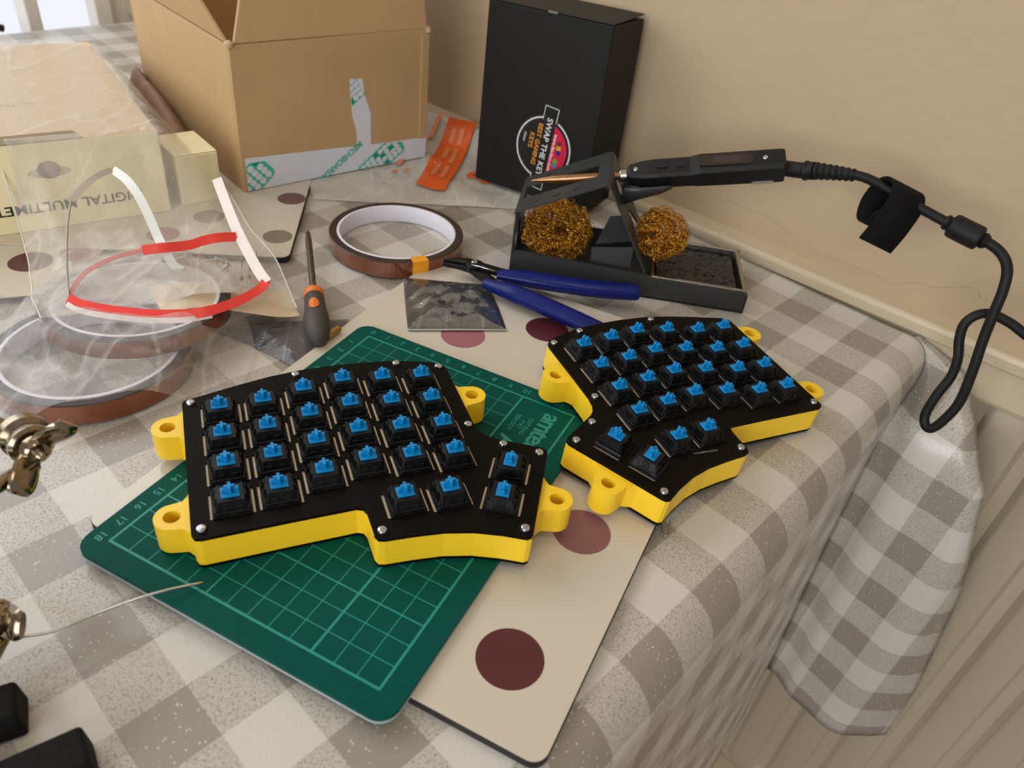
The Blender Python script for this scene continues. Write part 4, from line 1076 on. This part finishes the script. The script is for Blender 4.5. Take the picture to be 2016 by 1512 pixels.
stripclip = [(0.0950, 0.0520), (0.1090, 0.0570), (0.1065, 0.0610), (0.1045, 0.0735), (0.0930, 0.0745), (0.0935, 0.0600)]
keypad(0.0990, 0.0680, 34, 0.030, 0.0190, stripclip, 5, 4, 0.0027)
tm = text_mesh('MECHBOARDS', 0.0070, bold=0.015, sx=0.95)
link('printed_words', tm, M_grn, bx, mw=frame((0.0760, -0.0006, 0.0070), (-0.76, 0, -0.65), (0.65, 0, -0.76)) if False else frame((0.0840, -0.0007, 0.0112), (-0.80, 0, -0.52), (0.52, 0, -0.80)))

# ================================================================== BLACK KEYCAP BOX
Ko = Vector((-0.0548, 0.6270, 0.0030)); Ke = Vector((0.8845, -0.4665, 0)); Kl = Vector((0.4665, 0.8845, 0))
KM = Matrix(((Ke.x, Kl.x, 0, Ko.x), (Ke.y, Kl.y, 0, Ko.y), (0, 0, 1, Ko.z), (0, 0, 0, 1))) @ Matrix.Rotation(R(-2.0), 4, 'X') @ Matrix.Rotation(R(-1.2), 4, 'Y')
kb_ = empty('black_box', KM); tag(kb_, 'tall matt black carton with a round sticker leaning near the wall', 'box')
M_bk = mat('black_card', (26, 25, 23), 0.55, spec=0.22, var=0.06, vscale=80, bump=0.04, bscale=600)
M_bkin = mat('grey_card_edge', (120, 112, 100), 0.7)
m = MB(); m.box(0, 0.1055, 0, 0.054, 0, 0.1395); m.obj('carton', M_bk, kb_, bevel=0.0012, bseg=3)
m = MB(); m.raw([(0.001, 0.0, 0.1401), (0.1052, 0.0, 0.1401), (0.1052, 0.054, 0.1428), (0.001, 0.054, 0.1428), (0.001, 0.0, 0.1397), (0.1052, 0.0, 0.1397), (0.1052, 0.054, 0.1424), (0.001, 0.054, 0.1424)],
               [(0, 1, 2, 3), (7, 6, 5, 4), (0, 4, 5, 1), (1, 5, 6, 2), (2, 6, 7, 3), (3, 7, 4, 0)]); m.obj('lid', M_bk, kb_, bevel=0.0002)
m = MB(); m.box(0.052, 0.060, -0.0005, 0.0006, 0.1390, 0.1404); m.obj('worn_edge', M_bkin, kb_, bevel=0.0003)
def kfront(name, me, material, x, z, lift=0.0, ang=0.0):
    ca, sa = math.cos(R(ang)), math.sin(R(ang))
    return link(name, me, material, stk, mw=frame((x, -0.0001 - lift, z), (ca, 0, sa), (-sa, 0, ca)))
stk = link('sticker', curve_mesh([circle(0, 0, 0.0262, 64)], 0.00012), mat('black_sticker', (18, 17, 18), 0.3, coat=0.3), kb_, mw=Matrix.Identity(4))
SCX, SCZ = 0.0622, 0.0415
stk.matrix_local = Matrix.Identity(4)
stk.data.transform(frame((SCX, -0.0001, SCZ), (1, 0, 0), (0, 0, 1)))
M_lw = mat('white_print', (214, 214, 210), 0.5); M_red = mat('crimson_print', (206, 22, 66), 0.35); M_gold = mat('amber_print', (206, 136, 50), 0.4)
def arcpts(r, a0, a1, n=26): return [(r * math.cos(R(a0 + (a1 - a0) * i / n)), r * math.sin(R(a0 + (a1 - a0) * i / n))) for i in range(n + 1)]
AX = -96.0   # reading direction of the words on the face
for a0, a1 in ((AX + 13, AX + 180 - 20), (AX + 180 + 14, AX + 360 - 14)):
    p_ = arcpts(0.0247, a0, a1) + arcpts(0.0234, a1, a0); kfront('ring', curve_mesh([p_], 0.0001), M_lw, SCX, SCZ, 0.0002)
p_ = arcpts(0.0212, AX + 18, AX + 162); kfront('red_segment', curve_mesh([p_], 0.0001), M_red, SCX, SCZ, 0.0002)
ca, sa = math.cos(R(AX)), math.sin(R(AX))
def along_ax(u, w): return SCX + u * ca - w * sa, SCZ + u * sa + w * ca
def word(s, size, u, w, material, bold, **kw):
    x, z = along_ax(u, w); return kfront('sticker_words', text_mesh(s, size, bold=bold, **kw), material, x, z, 0.0004, AX)
word('SWAP THE KEYS', 0.0068, 0.0005, 0.0006, M_lw, 0.02, sx=1.02)
word('BEST GAMING', 0.0056, -0.0015, -0.0062, M_gold, 0.03, sx=0.95)
word('KEYS', 0.0056, -0.0030, -0.0120, M_gold, 0.03)
word('Clicker', 0.0028, -0.0035, -0.0182, M_lw, 0.02)
word('www.fat-bao.com', 0.0040, 0.0005, 0.0086, M_lw, 0.025, sx=1.05)
for i, cl in enumerate(((96, 40, 26), (206, 166, 44), (36, 28, 110), (206, 22, 66), (94, 156, 44), (20, 130, 160))):
    if i == 3: continue
    x, z = along_ax(-0.0085 + i * 0.0036, 0.0138 - 0.0004 * abs(i - 2))
    kfront('sticker_keycap', curve_mesh([rrect(-0.0017, 0.0017, -0.0019, 0.0019, 0.0005, 2)], 0.0001), mat('cap_%d' % i, cl, 0.4), x, z, 0.0003, AX + 8 * (2 - i))
for u0, sgn in ((-0.0330, 1), (0.0330, -1)):
    fr_ = []
    m = MB()
    for a, b in (((u0, -0.0055), (u0, 0.0065)), ((u0, -0.0055), (u0 + sgn * 0.0105, -0.0055)), ((u0, 0.0065), (u0 + sgn * 0.0105, 0.0065))):
        m.box(min(a[0], b[0]) - 0.0003, max(a[0], b[0]) + 0.0003, min(a[1], b[1]) - 0.0003, max(a[1], b[1]) + 0.0003, 0, 0.0001)
    kfront('sticker_frame', m.mesh('sticker_frame'), M_lw, SCX, SCZ, 0.0003, AX)

# ================================================================== CARRIER BAG
def lowfilm(x, y, base=0.0012, amp=0.0016, s=40):
    return base + amp * max(0.0, 0.45 + 0.55 * hnoise(x, y, s))
BOXES = []
def carrier_h(x, y, u, v):
    n = x * N.x + y * N.y
    z = 0.0008 + 0.0030 * max(0, hnoise(x, y, 42) + 0.2) * min(1, 6 * min(u, 1 - u, v * 1.5 + 0.05))
    # flat where the boxes stand on it
    p = Vector((x, y, 0)) - Vector((Bo.x, Bo.y, 0)); a, b = p.dot(Be), p.dot(Bl)
    if -0.012 < a < W_ + 0.012 and -0.012 < b < D_: z = 0.0042
    p = Vector((x, y, 0)) - Vector((Ko.x, Ko.y, 0)); a, b = p.dot(Ke), p.dot(Kl)
    if -0.012 < a < 0.118 and -0.012 < b < 0.066: z = min(z, 0.0016)
    return z + 0.0128 * sstep(n, 0.500, 0.533)
M_bag = film('white_carrier_film', (226, 222, 214), 0.62, rough=0.3, haze=0.12, wr=0.4, wscale=50)
cbL = [(-0.1720, 0.5480), (-0.1960, 0.6100), (-0.1900, 0.6900), (-0.1800, 0.7900)]
cbR = [(-0.0170, 0.5790), (0.0150, 0.6000), (0.0300, 0.6300), (0.0200, 0.6610)]
cb = sheet('carrier_bag', cbL, cbR, carrier_h, M_bag, 60, 60, loc=(-0.09, 0.60, 0.0))
tag(cb, 'white plastic carrier bag with orange print spread under the boxes', 'carrier bag')
M_org = mat('orange_bag_print', (236, 98, 20), 0.35, var=0.05, vscale=60)
def bag_patch(name, quad, material, n=10, lift=0.0022):
    a, b, c, d = [Vector((x, y, 0)) for x, y in quad]; v = []; f = []
    for j in range(n + 1):
        for i in range(n + 1):
            p = a.lerp(b, i / n).lerp(d.lerp(c, i / n), j / n)
            v.append((p.x + 0.09, p.y - 0.60, carrier_h(p.x, p.y, 0.5, 0.5) + lift))
    for j in range(n):
        for i in range(n): q = j * (n + 1) + i; f.append((q, q + 1, q + n + 2, q + n + 1))
    m = MB(); m.raw(v, f); return m.obj(name, material, cb, smooth=True)
bag_patch('orange_panel', [(-0.1007, 0.5965), (-0.0753, 0.5885), (-0.0650, 0.7250), (-0.0930, 0.7350)], M_org, 16)
M_pale = mat('pale_orange_print', (236, 138, 92), 0.4)
for (x0, y0, x1, y1) in ((-0.0920, 0.6160, -0.0905, 0.6500), (-0.0895, 0.6570, -0.0882, 0.6850), (-0.0875, 0.6920, -0.0865, 0.7100), (-0.0840, 0.6130, -0.0825, 0.6440), (-0.0815, 0.6500, -0.0805, 0.6850), (-0.0795, 0.6900, -0.0785, 0.7080)):
    bag_patch('printed_line', [(x0, y0), (x0 + 0.0042, y0), (x1 + 0.0042, y1), (x1, y1)], M_pale, 4, 0.0027)
for (x0, y0, x1, y1) in ((-0.1180, 0.6620, -0.1130, 0.7000), (-0.1090, 0.7050, -0.1040, 0.7350), (-0.1230, 0.6250, -0.1215, 0.6550)):
    bag_patch('printed_line', [(x0, y0), (x0 + 0.0045, y0 - 0.001), (x1 + 0.0045, y1), (x1, y1)], M_pale, 4, 0.0027)
tm = text_mesh('S', 0.032, bold=0.03, depth=0.0001)
link('printed_letter', tm, M_org, cb, loc=(-0.0500 + 0.09, 0.6290 - 0.60, 0.0026), rot=(0, 0, R(58)))
for i, ch in enumerate('ns'):
    tm = text_mesh(ch, 0.012, bold=0.03, depth=0.0001)
    link('printed_letter', tm, M_pale, cb, loc=(-0.1130 + 0.09 - 0.010 * i, 0.6230 - 0.60 - 0.006 * i, 0.0040), rot=(0, 0, R(70)))

# ================================================================== CREAM METER CARTON (local x to the left along the front, y back)
Co = Vector((-0.2575, 0.4915, 0.0046)); Ce = Vector((-0.785, -0.620, 0)).normalized(); Cb = Vector((-0.620, 0.785, 0)).normalized()
CM = Matrix(((Ce.x, Cb.x, 0, Co.x), (Ce.y, Cb.y, 0, Co.y), (0, 0, 1, Co.z), (0, 0, 0, 1)))
ct = empty('meter_carton', CM); tag(ct, 'long cream cardboard carton with upside-down lettering under the clear bag', 'carton')
M_cream = mat('cream_card', (238, 224, 180), 0.55, var=0.04, vscale=40)
M_tan = mat('tan_card', (206, 174, 124), 0.55, var=0.05, vscale=40)
CH = 0.0580
m = MB(); m.box(0, 0.24, 0, 0.222, 0, CH); me = m.mesh('carton_body', bevel=0.001); me.materials.append(M_cream); me.materials.append(M_tan)
for p in me.polygons:
    if abs(p.normal.z) > 0.7: p.material_index = 1
link('carton_body', me, None, ct)
m = MB(); m.raw([(0.045, -0.0006, CH + 0.0005), (0.24, -0.0006, CH + 0.0005), (0.24, 0.006, CH + 0.0035), (0.05, 0.006, CH + 0.0035)], [(0, 1, 2, 3)]); m.obj('tuck_flap', mat('gap_shade_card', (150, 132, 104), 0.7), ct)  # dark gap between flap and front, its shade put into the card colour
# front face: x leftwards seen from the front, letters upside down -> reading direction is +x local, glyph tops point down
def cfront(name, me, material, x, z, lift=0.0002):
    return link(name, me, material, ct, mw=frame((x, -lift, z), (1, 0, 0), (0, 0, -1)))
cfront('printed_words', text_mesh('DIGITAL MULTIMETER', 0.0092, bold=0.01, sx=1.1, align='LEFT'), mat('black_ink', (34, 32, 30), 0.5), 0.0170, 0.0160)
slot = curve_mesh([circle(0, 0, 0.0125, 20, 0.0035)], 0.0002); cfront('hang_slot', slot, mat('slot_rim', (190, 176, 140), 0.6), 0.0690, 0.0385, 0.0002)
slot = curve_mesh([circle(0, 0.0, 0.0066, 18, 0.0058)], 0.0002); cfront('hang_hole', slot, mat('hole_inside', (128, 112, 96), 0.7), 0.0690, 0.0400, 0.0005)
lt = text_mesh('AUTOV', 0.007, bold=0.0); link('printed_words', lt, mat('faint_ink', (150, 132, 100), 0.5), ct, mw=frame((0.075, 0.075, CH + 0.0001), (1, 0, 0), (0, -1, 0)))
for i in range(5):
    m = MB(); m.box(0.0555 + i * 0.0013, 0.0560 + i * 0.0013, -0.0003, 0.0, 0.033 - i * 0.0045, 0.0335 - i * 0.0045); m.obj('perforation', M_tan, ct)
# small second carton standing in the gap
ct2 = empty('small_carton', Matrix(((0.72, -0.69, 0, -0.2535), (0.69, 0.72, 0, 0.5010), (0, 0, 1, 0.0046), (0, 0, 0, 1)))); tag(ct2, 'small cream carton wedged between the long carton and the brown box', 'carton')
m = MB(); m.box(0, 0.030, 0, 0.045, 0, 0.036); m.obj('carton_body', M_cream, ct2, bevel=0.001)
m = MB(); m.box(0.0, 0.030, 0.001, 0.044, 0.0362, 0.0366); m.obj('tuck_flap', M_cream, ct2, bevel=0.0002)
pk = [(-0.2900, 0.5600, 0.006), (-0.3000, 0.5900, 0.006), (-0.3250, 0.6400, 0.010), (-0.345, 0.69, 0.012)]
def hpk(x, y, u, v): return 0.006 + 0.040 * math.sin(math.pi * min(1, u * 0.9 + 0.1)) * (0.6 + 0.4 * v) + 0.003 * hnoise(x, y, 60)
o = sheet('brown_paper', [(-0.2850, 0.5500), (-0.3180, 0.5960), (-0.3680, 0.6600)], [(-0.2560, 0.5600), (-0.2880, 0.6060), (-0.3450, 0.6700)], hpk, mat('brown_kraft_paper', (138, 104, 78), 0.65, var=0.12, vscale=50, bump=0.3, bscale=150), 24, 24, loc=(-0.31, 0.59, 0.005))
o.modifiers.new('thick', 'SOLIDIFY').thickness = 0.0004
tag(o, 'crumpled brown paper tucked beside the brown box', 'paper')

# ================================================================== ZIP BAG OVER THE CARTON
def carton_dist(x, y):
    p = Vector((x, y, 0)) - Vector((Co.x, Co.y, 0)); a, b = p.dot(Ce), p.dot(Cb)
    dx = max(-a, a - 0.24, 0); dy = max(-b, b - 0.222, 0)
    return math.hypot(dx, dy)
def hz_(x, y, u, v):
    d = carton_dist(x, y); d3 = math.hypot(x + 0.2120, y - 0.3500)
    z = 0.0175 + 0.0480 * math.exp(-(d / 0.030) ** 1.4)
    z = max(z, 0.0175 + 0.0092 * (1 - sstep(d3, 0.045, 0.070)))
    z += 0.0020 * hnoise(x, y, 55) + 0.0009 * hnoise(y, x, 130)
    edge = min(u, 1 - u)
    if d > 0.002 and d3 > 0.05: z -= (z - 0.0075) * (1 - sstep(edge, 0.0, 0.16)) * 0.8
    if d3 < 0.052: z = max(z, 0.0262)
    return max(z, 0.0072) if d > 0.0015 else 0.0652 + 0.0006 * hnoise(x, y, 40)
M_clear = film('clear_bag_film', (230, 224, 214), 0.25, rough=0.16, haze=0.16, wr=0.35, wscale=34)
zb = empty('zip_bag', loc=(-0.225, 0.40, 0.0055)); tag(zb, 'clear plastic bag with a red seal strip draped over the cream carton', 'plastic bag')
zl = (-0.225, 0.40, 0.0055)
sheet('bag_film', [(-0.2446, 0.3149), (-0.2685, 0.3434), (-0.2921, 0.3784), (-0.3073, 0.4009), (-0.38, 0.50), (-0.475, 0.63)], [(-0.1331, 0.3807), (-0.1648, 0.4365), (-0.1940, 0.4720), (-0.2260, 0.5180), (-0.2650, 0.5600), (-0.3600, 0.6600)], hz_, M_clear, 60, 80, zb, loc=zl)
def edge_pts(pl, uu):
    P3 = smooth_line([(a, b, 0) for a, b in pl], 12)
    return [Vector((p.x, p.y, hz_(p.x, p.y, uu, 0.5))) - Vector(zl) for p in P3]
M_fe = mat('film_hem', (232, 228, 222), 0.3, spec=0.6)
for pl_, uu in (([(-0.2446, 0.3149), (-0.2685, 0.3434), (-0.2921, 0.3784), (-0.3073, 0.4009), (-0.38, 0.50)], 0.0), ([(-0.1331, 0.3807), (-0.1648, 0.4365), (-0.1940, 0.4720), (-0.2260, 0.5180), (-0.2650, 0.5600), (-0.3600, 0.6600)], 1.0)):
    m = MB(); m.tube(edge_pts(pl_, uu), 0.00045, 6); m.obj('bag_edge', M_fe, zb, smooth=True)
M_milky = film('milky_bag_film', (222, 214, 204), 0.30, rough=0.2, haze=0.16, wr=0.35, wscale=40)
sheet('bag_lining', [(-0.2420, 0.3170), (-0.2640, 0.3440), (-0.2870, 0.3780)], [(-0.1350, 0.3815), (-0.1500, 0.4100), (-0.1660, 0.4370)], lambda x, y, u, v: hz_(x, y, u, v) - (0.0012 if math.hypot(x + 0.2120, y - 0.3500) < 0.053 else 0.0100), M_milky, 40, 30, zb, loc=zl)
M_redz = mat('red_seal', (236, 62, 54), 0.35, var=0.05, vscale=120); M_wst = mat('white_adhesive_strip', (232, 218, 212), 0.5, var=0.04)
def zs(pts): return [Vector(p) - Vector(zl) for p in pts]
rf = [(-0.2379, 0.3305, 0.03), (-0.2307, 0.3289, 0.028), (-0.2145, 0.3284, 0.0272), (-0.1936, 0.3298, 0.0270), (-0.1766, 0.3346, 0.0270), (-0.1658, 0.342, 0.0268), (-0.1572, 0.3561, 0.0255), (-0.151, 0.3711, 0.025), (-0.1497, 0.3797, 0.026)]
rb = [(-0.1768, 0.4093, 0.036), (-0.1847, 0.4015, 0.038), (-0.1914, 0.3955, 0.038), (-0.1973, 0.3879, 0.038), (-0.2073, 0.3778, 0.04), (-0.2163, 0.3721, 0.04), (-0.2248, 0.3655, 0.039), (-0.2328, 0.358, 0.037), (-0.2387, 0.3491, 0.034), (-0.2393, 0.3376, 0.031), (-0.2379, 0.3311, 0.03)]
m = MB(); m.ribbon(smooth_line(zs(rf), 5), 0.0056, (0, -0.75, 0.65)); m.obj('seal_strip', M_redz, zb, smooth=40)
m = MB(); m.ribbon(smooth_line(zs([(x, y - 0.0026, z - 0.0020) for x, y, z in rf[:6]]), 5), 0.0030, (0, -0.75, 0.65)); m.obj('seal_backing', M_wst, zb, smooth=40)
m = MB(); m.ribbon(smooth_line(zs(rb[:6]), 5), 0.0058, (0, -0.75, 0.65)); m.obj('seal_strip', M_redz, zb, smooth=40)
m = MB(); m.ribbon(smooth_line(zs(rb[5:]), 5), 0.0026, (0, -0.5, 0.8)); m.obj('seal_strip', mat('faded_red_seal', (200, 128, 122), 0.4), zb, smooth=40)
wr_ = [(-0.2054, 0.4562, 0.05), (-0.1924, 0.4357, 0.044), (-0.1792, 0.4157, 0.038), (-0.1656, 0.3976, 0.032), (-0.1557, 0.3855, 0.028), (-0.1489, 0.3782, 0.026)]
wl_ = [(-0.2492, 0.4155, 0.066), (-0.2376, 0.4081, 0.064), (-0.2273, 0.3998, 0.058), (-0.2193, 0.3919, 0.05), (-0.2129, 0.385, 0.043), (-0.2077, 0.3797, 0.039), (-0.2032, 0.3781, 0.03), (-0.1988, 0.3787, 0.026)]
m = MB(); m.ribbon(smooth_line(zs(wr_), 5), 0.0062, (0.1, -0.7, 0.7)); m.obj('adhesive_strip', M_wst, zb, smooth=40)
m = MB(); m.ribbon(smooth_line(zs(wl_), 5), 0.0050, (0.3, -0.7, 0.6)); m.obj('adhesive_strip', mat('white_strip', (228, 228, 222), 0.45), zb, smooth=40)
gl_ = [(-0.2492, 0.4155, 0.066), (-0.2529, 0.4041, 0.066), (-0.2547, 0.3926, 0.064), (-0.2568, 0.3814, 0.06)]
m = MB(); m.ribbon(smooth_line(zs(gl_), 5), 0.0034, (0.3, -0.6, 0.7)); m.obj('adhesive_strip', mat('grey_strip', (184, 172, 160), 0.5), zb, smooth=40)
th_ = [(-0.2568, 0.3814, 0.06), (-0.2546, 0.3701, 0.052), (-0.248, 0.353, 0.043), (-0.2427, 0.3406, 0.035), (-0.2376, 0.3306, 0.03)]
m = MB(); m.tube(smooth_line(zs(th_), 5), 0.0006, 6); m.obj('fold_edge', mat('film_edge', (176, 166, 152), 0.4), zb, smooth=True)

# parts inside the bag: taped diodes and small screws
M_lead = mat('tinned_lead', (200, 190, 176), 0.3, 0.9); M_diode = mat('red_glass_bead', (122, 44, 36), 0.25)
dp = [(-0.1949, 0.3905), (-0.1881, 0.388), (-0.1848, 0.3851), (-0.1824, 0.3845), (-0.1772, 0.3884), (-0.1703, 0.394), (-0.1669, 0.3974), (-0.1638, 0.4021)]
names = ['first from the left', 'second from the left', 'third from the left, touching the next', 'fourth from the left, touching its neighbour', 'fifth from the left, standing alone', 'third from the white strip', 'second from the white strip', 'closest to the white strip']
for (x, y), nm in zip(dp, names):
    d = empty('diode', loc=(x, y, 0.0165)); tag(d, 'tiny red diode on wire leads inside the bag, ' + nm, 'diode', 'diodes in the clear bag')
    m = MB(); dd = Vector((0.30, -0.954, 0)); m.tube([dd * -0.0018, dd * -0.0014, dd * 0.0014, dd * 0.0018], [0.0005, 0.0010, 0.0010, 0.0005], 10); m.obj('bead', M_diode, d, smooth=40)
    m = MB(); m.tube([dd * -0.026 + Vector((-0.001, 0, 0.0015)), dd * -0.0018, dd * 0.0018, dd * 0.017 - Vector((0, 0, 0.0008))], 0.00026, 6); m.obj('lead', M_lead, d, smooth=True)
pp = sheet('diode_tape', [(-0.1901, 0.3345), (-0.2000, 0.3460), (-0.2093, 0.3580)], [(-0.1304, 0.3769), (-0.1390, 0.3900), (-0.1473, 0.4027)], lambda x, y, u, v: 0.0255 - 0.0185 * sstep(u, 0.15, 1.0) + 0.0004 * hnoise(x, y, 60), mat('cream_paper_tape', (222, 202, 170), 0.6), 16, 8, loc=(-0.17, 0.37, 0.006))
tag(pp, 'cream paper tape under the diode leads at the bag mouth', 'paper tape')
for (x, y, a), nm in zip([(-0.2132, 0.4125, 20), (-0.2057, 0.4099, -10), (-0.2006, 0.4092, 60), (-0.1946, 0.4143, 10), (-0.1897, 0.4143, -30), (-0.1856, 0.41, 80)],
                        ['lying apart at the left end of the heap', 'second in the heap from its left end', 'with its head turned up mid heap', 'just right of the heap middle', 'second in the heap from its right end', 'at the right end of the heap']):
    s = empty('small_screw', Matrix.Translation((x, y, 0.0150)) @ Matrix.Rotation(R(a), 4, 'Z') @ Matrix.Rotation(R(80), 4, 'Y')); tag(s, 'loose zinc screw inside the bag, ' + nm, 'screw', 'screws in the clear bag')
    m = MB(); m.lathe([(0.0008, 0.0), (0.0020, 0.0004), (0.0021, 0.0010), (0.0014, 0.0017), (0.0004, 0.0018)], 12); m.obj('head', M_zinc, s, smooth=40)
    m = MB(); m.lathe([(0.0010 if i % 2 else 0.0012, -0.0004 * i) for i in range(16)] + [(0.0003, -0.0068)], 10); m.obj('shank', M_zinc, s, smooth=40)

# ================================================================== CLEAR BAG OVER THE TAPE ROLLS
def hroll(x, y, u, v):
    d2 = math.hypot(x + 0.2205, y - 0.3131); d3 = math.hypot(x + 0.2120, y - 0.3500)
    z = 0.003 + 0.0125 * (1 - sstep(d2, 0.049, 0.066)) + 0.0120 * (1 - sstep(d3, 0.0495, 0.066))
    return z + 0.0022 * max(-0.4, hnoise(x, y, 60))
M_clear2 = film('clear_pouch_film', (230, 226, 224), 0.15, rough=0.08, haze=0.15, wr=0.7, wscale=38)
o = sheet('clear_pouch', [(-0.2350, 0.2480), (-0.2850, 0.3000), (-0.3250, 0.3600)], [(-0.1400, 0.3060), (-0.1480, 0.3480), (-0.1700, 0.3780)], hroll, M_clear2, 60, 60, loc=(-0.21, 0.32, 0.0))
tag(o, 'clear crinkled pouch lying over the two amber tape rolls', 'plastic bag')

# ================================================================== HELPING HAND STAND
hh_ = empty('helping_hand', loc=(-0.20, 0.17, 0.0)); tag(hh_, 'metal helping hand stand with wing nuts and black rubber feet', 'helping hand')
HO = Vector((-0.20, 0.17, 0.0))
M_nick = mat('old_nickel', (164, 148, 124), 0.16, 1.0, var=0.25, vscale=90, col2=(92, 80, 64))
M_rubb = mat('black_rubber_foot', (15, 14, 13), 0.8, var=0.2, vscale=300, bump=0.4, bscale=900, spec=0.25)
def hb(x0, y0, x1, y1, w, z0, z1):
    a = Vector((x0, y0, 0)); b = Vector((x1, y1, 0)); d = (b - a); L = d.length; d.normalize(); pr = Vector((-d.y, d.x, 0))
    m = MB(); MM = Matrix(((d.x, pr.x, 0, a.x - HO.x), (d.y, pr.y, 0, a.y - HO.y), (0, 0, 1, 0), (0, 0, 0, 1)))
    m.frustum(L / 2, 0, z0, L, w, z1, L - 0.002, w - 0.002, MM); m.obj('rubber_foot', M_rubb, hh_, bevel=0.0016, bseg=3)
hb(-0.1930, 0.0545, -0.1170, 0.1140, 0.0160, 0.0008, 0.0150)
hb(-0.2200, 0.0820, -0.1465, 0.1260, 0.0150, 0.0008, 0.0140)
def wing_nut(c, axis, spread, s, nm='wing_nut'):
    """two flared wings on a hub; axis of the hub, spread = direction of one wing"""
    c = Vector(c) - HO; axis = Vector(axis).normalized(); spread = Vector(spread); spread = (spread - axis * spread.dot(axis)).normalized(); b = axis.cross(spread)
    FM = Matrix(((spread.x, b.x, axis.x, c.x), (spread.y, b.y, axis.y, c.y), (spread.z, b.z, axis.z, c.z), (0, 0, 0, 1)))
    m = MB(); m.lathe([(0.0034 * s, -0.0010 * s), (0.0048 * s, 0.0), (0.0044 * s, 0.0030 * s), (0.0034 * s, 0.0040 * s), (0.0022 * s, 0.0038 * s)], 18, FM)
    o = m.obj(nm, M_nick, hh_, smooth=40)
    for sg in (-1, 1):
        pts = [(sg * 0.0025 * s, 0, 0.0012 * s), (sg * 0.0052 * s, 0, 0.0024 * s), (sg * 0.0085 * s, 0, 0.0052 * s), (sg * 0.0115 * s, 0, 0.0072 * s), (sg * 0.0136 * s, 0, 0.0074 * s)]
        w_ = MB(); w_.tube(smooth_line(pts, 5), [(0.0036 + 0.0012 * math.sin(math.pi * i / 20)) * s for i in range(21)], 12, flat=0.34, up=(-sg * 0.6, 0, 1), M=FM)
        w_.obj('wing', M_nick, o, smooth=60)
    return FM
hub = (-0.1680, 0.1930, 0.0590)
FM = wing_nut(hub, (0.74, -0.60, 0.08), (0.56, 0.25, 0.50), 1.1)
m = MB(); m.lathe([(0.0021 if i % 2 else 0.0018, -0.006 + 0.00062 * i) for i in range(22)] + [(0.0012, 0.0082)], 12, FM); m.obj('bolt', M_nick, hh_, smooth=40)
m = MB(); m.lathe([(0.0070, -0.0062), (0.0078, -0.0050), (0.0078, -0.0022), (0.0066, -0.0012)], 24, FM); m.obj('clamp_plate', M_nick, hh_, smooth=35)
m = MB(); m.lathe([(0.0060, -0.0150), (0.0085, -0.0120), (0.0085, -0.0085), (0.0060, -0.0065)], 24, FM); m.obj('clamp_plate', M_nick, hh_, smooth=35)
m = MB(); m.tube([Vector((-0.1665, 0.1900, 0.0550)) - HO, Vector((-0.1790, 0.1700, 0.0520)) - HO, Vector((-0.2100, 0.1250, 0.0450)) - HO], 0.0027, 12); m.obj('arm_rod', M_nick, hh_, smooth=True)
m = MB(); m.tube([Vector((-0.1760, 0.2000, 0.0560)) - HO, Vector((-0.2050, 0.2080, 0.0600)) - HO, Vector((-0.2500, 0.2000, 0.0660)) - HO], 0.0030, 12); m.obj('arm_rod', M_nick, hh_, smooth=True)
FM2 = wing_nut((-0.1625, 0.1470, 0.0240), (-0.15, -0.70, 0.60), (0.97, 0.10, 0.02), 1.2)
m = MB(); m.tube([Vector((-0.1600, 0.1400, 0.0240)) - HO, Vector((-0.1640, 0.1300, 0.0150)) - HO, Vector((-0.1800, 0.1000, 0.0110)) - HO], [0.0050, 0.0055, 0.0050], 14); m.obj('joint_post', M_nick, hh_, smooth=True)
m = MB(); m.tube([Vector((-0.1800, 0.1000, 0.0130)) - HO, Vector((-0.2100, 0.1120, 0.0250)) - HO, Vector((-0.2100, 0.1250, 0.0450)) - HO, Vector((-0.2300, 0.1600, 0.0560)) - HO, Vector((-0.2500, 0.2000, 0.0660)) - HO], 0.0040, 12); m.obj('upright', M_nick, hh_, smooth=True)
m = MB(); m.box(-0.03, 0.02, -0.095, -0.045, 0.0008, 0.0140); m.obj('base_block', M_rubb, hh_, bevel=0.002)

# ================================================================== WIRE ODDMENTS
sw_ = [(-0.1760, 0.1330, 0.0190), (-0.1600, 0.1420, 0.0180), (-0.1475, 0.1495, 0.0150), (-0.1380, 0.1595, 0.0135), (-0.1230, 0.1720, 0.0120), (-0.1089, 0.1812, 0.0096)]
m = MB(); m.tube(smooth_line([Vector(p) - Vector(sw_[0]) for p in sw_], 8), 0.00052, 10)
o = m.obj('solder_wire', mat('bright_solder', (214, 212, 206), 0.2, 1.0, var=0.08, vscale=120), None, smooth=True, loc=sw_[0]); tag(o, 'thin silver solder wire reaching onto the cutting mat', 'solder wire')
oc = [(0.0790, 0.2560, 0.0009), (0.0782, 0.2500, 0.0009), (0.0786, 0.2464, 0.0009), (0.0797, 0.2452, 0.0009), (0.0811, 0.2466, 0.0009), (0.0818, 0.2500, 0.0009), (0.0822, 0.2545, 0.0012)]
m = MB(); m.tube(smooth_line([Vector(p) - Vector(oc[0]) for p in oc], 6), 0.00028, 8)
o = m.obj('wire_offcut', M_lead, None, smooth=True, loc=oc[0]); tag(o, 'tiny bent wire offcut on the cloth beside the placemat edge', 'wire offcut')
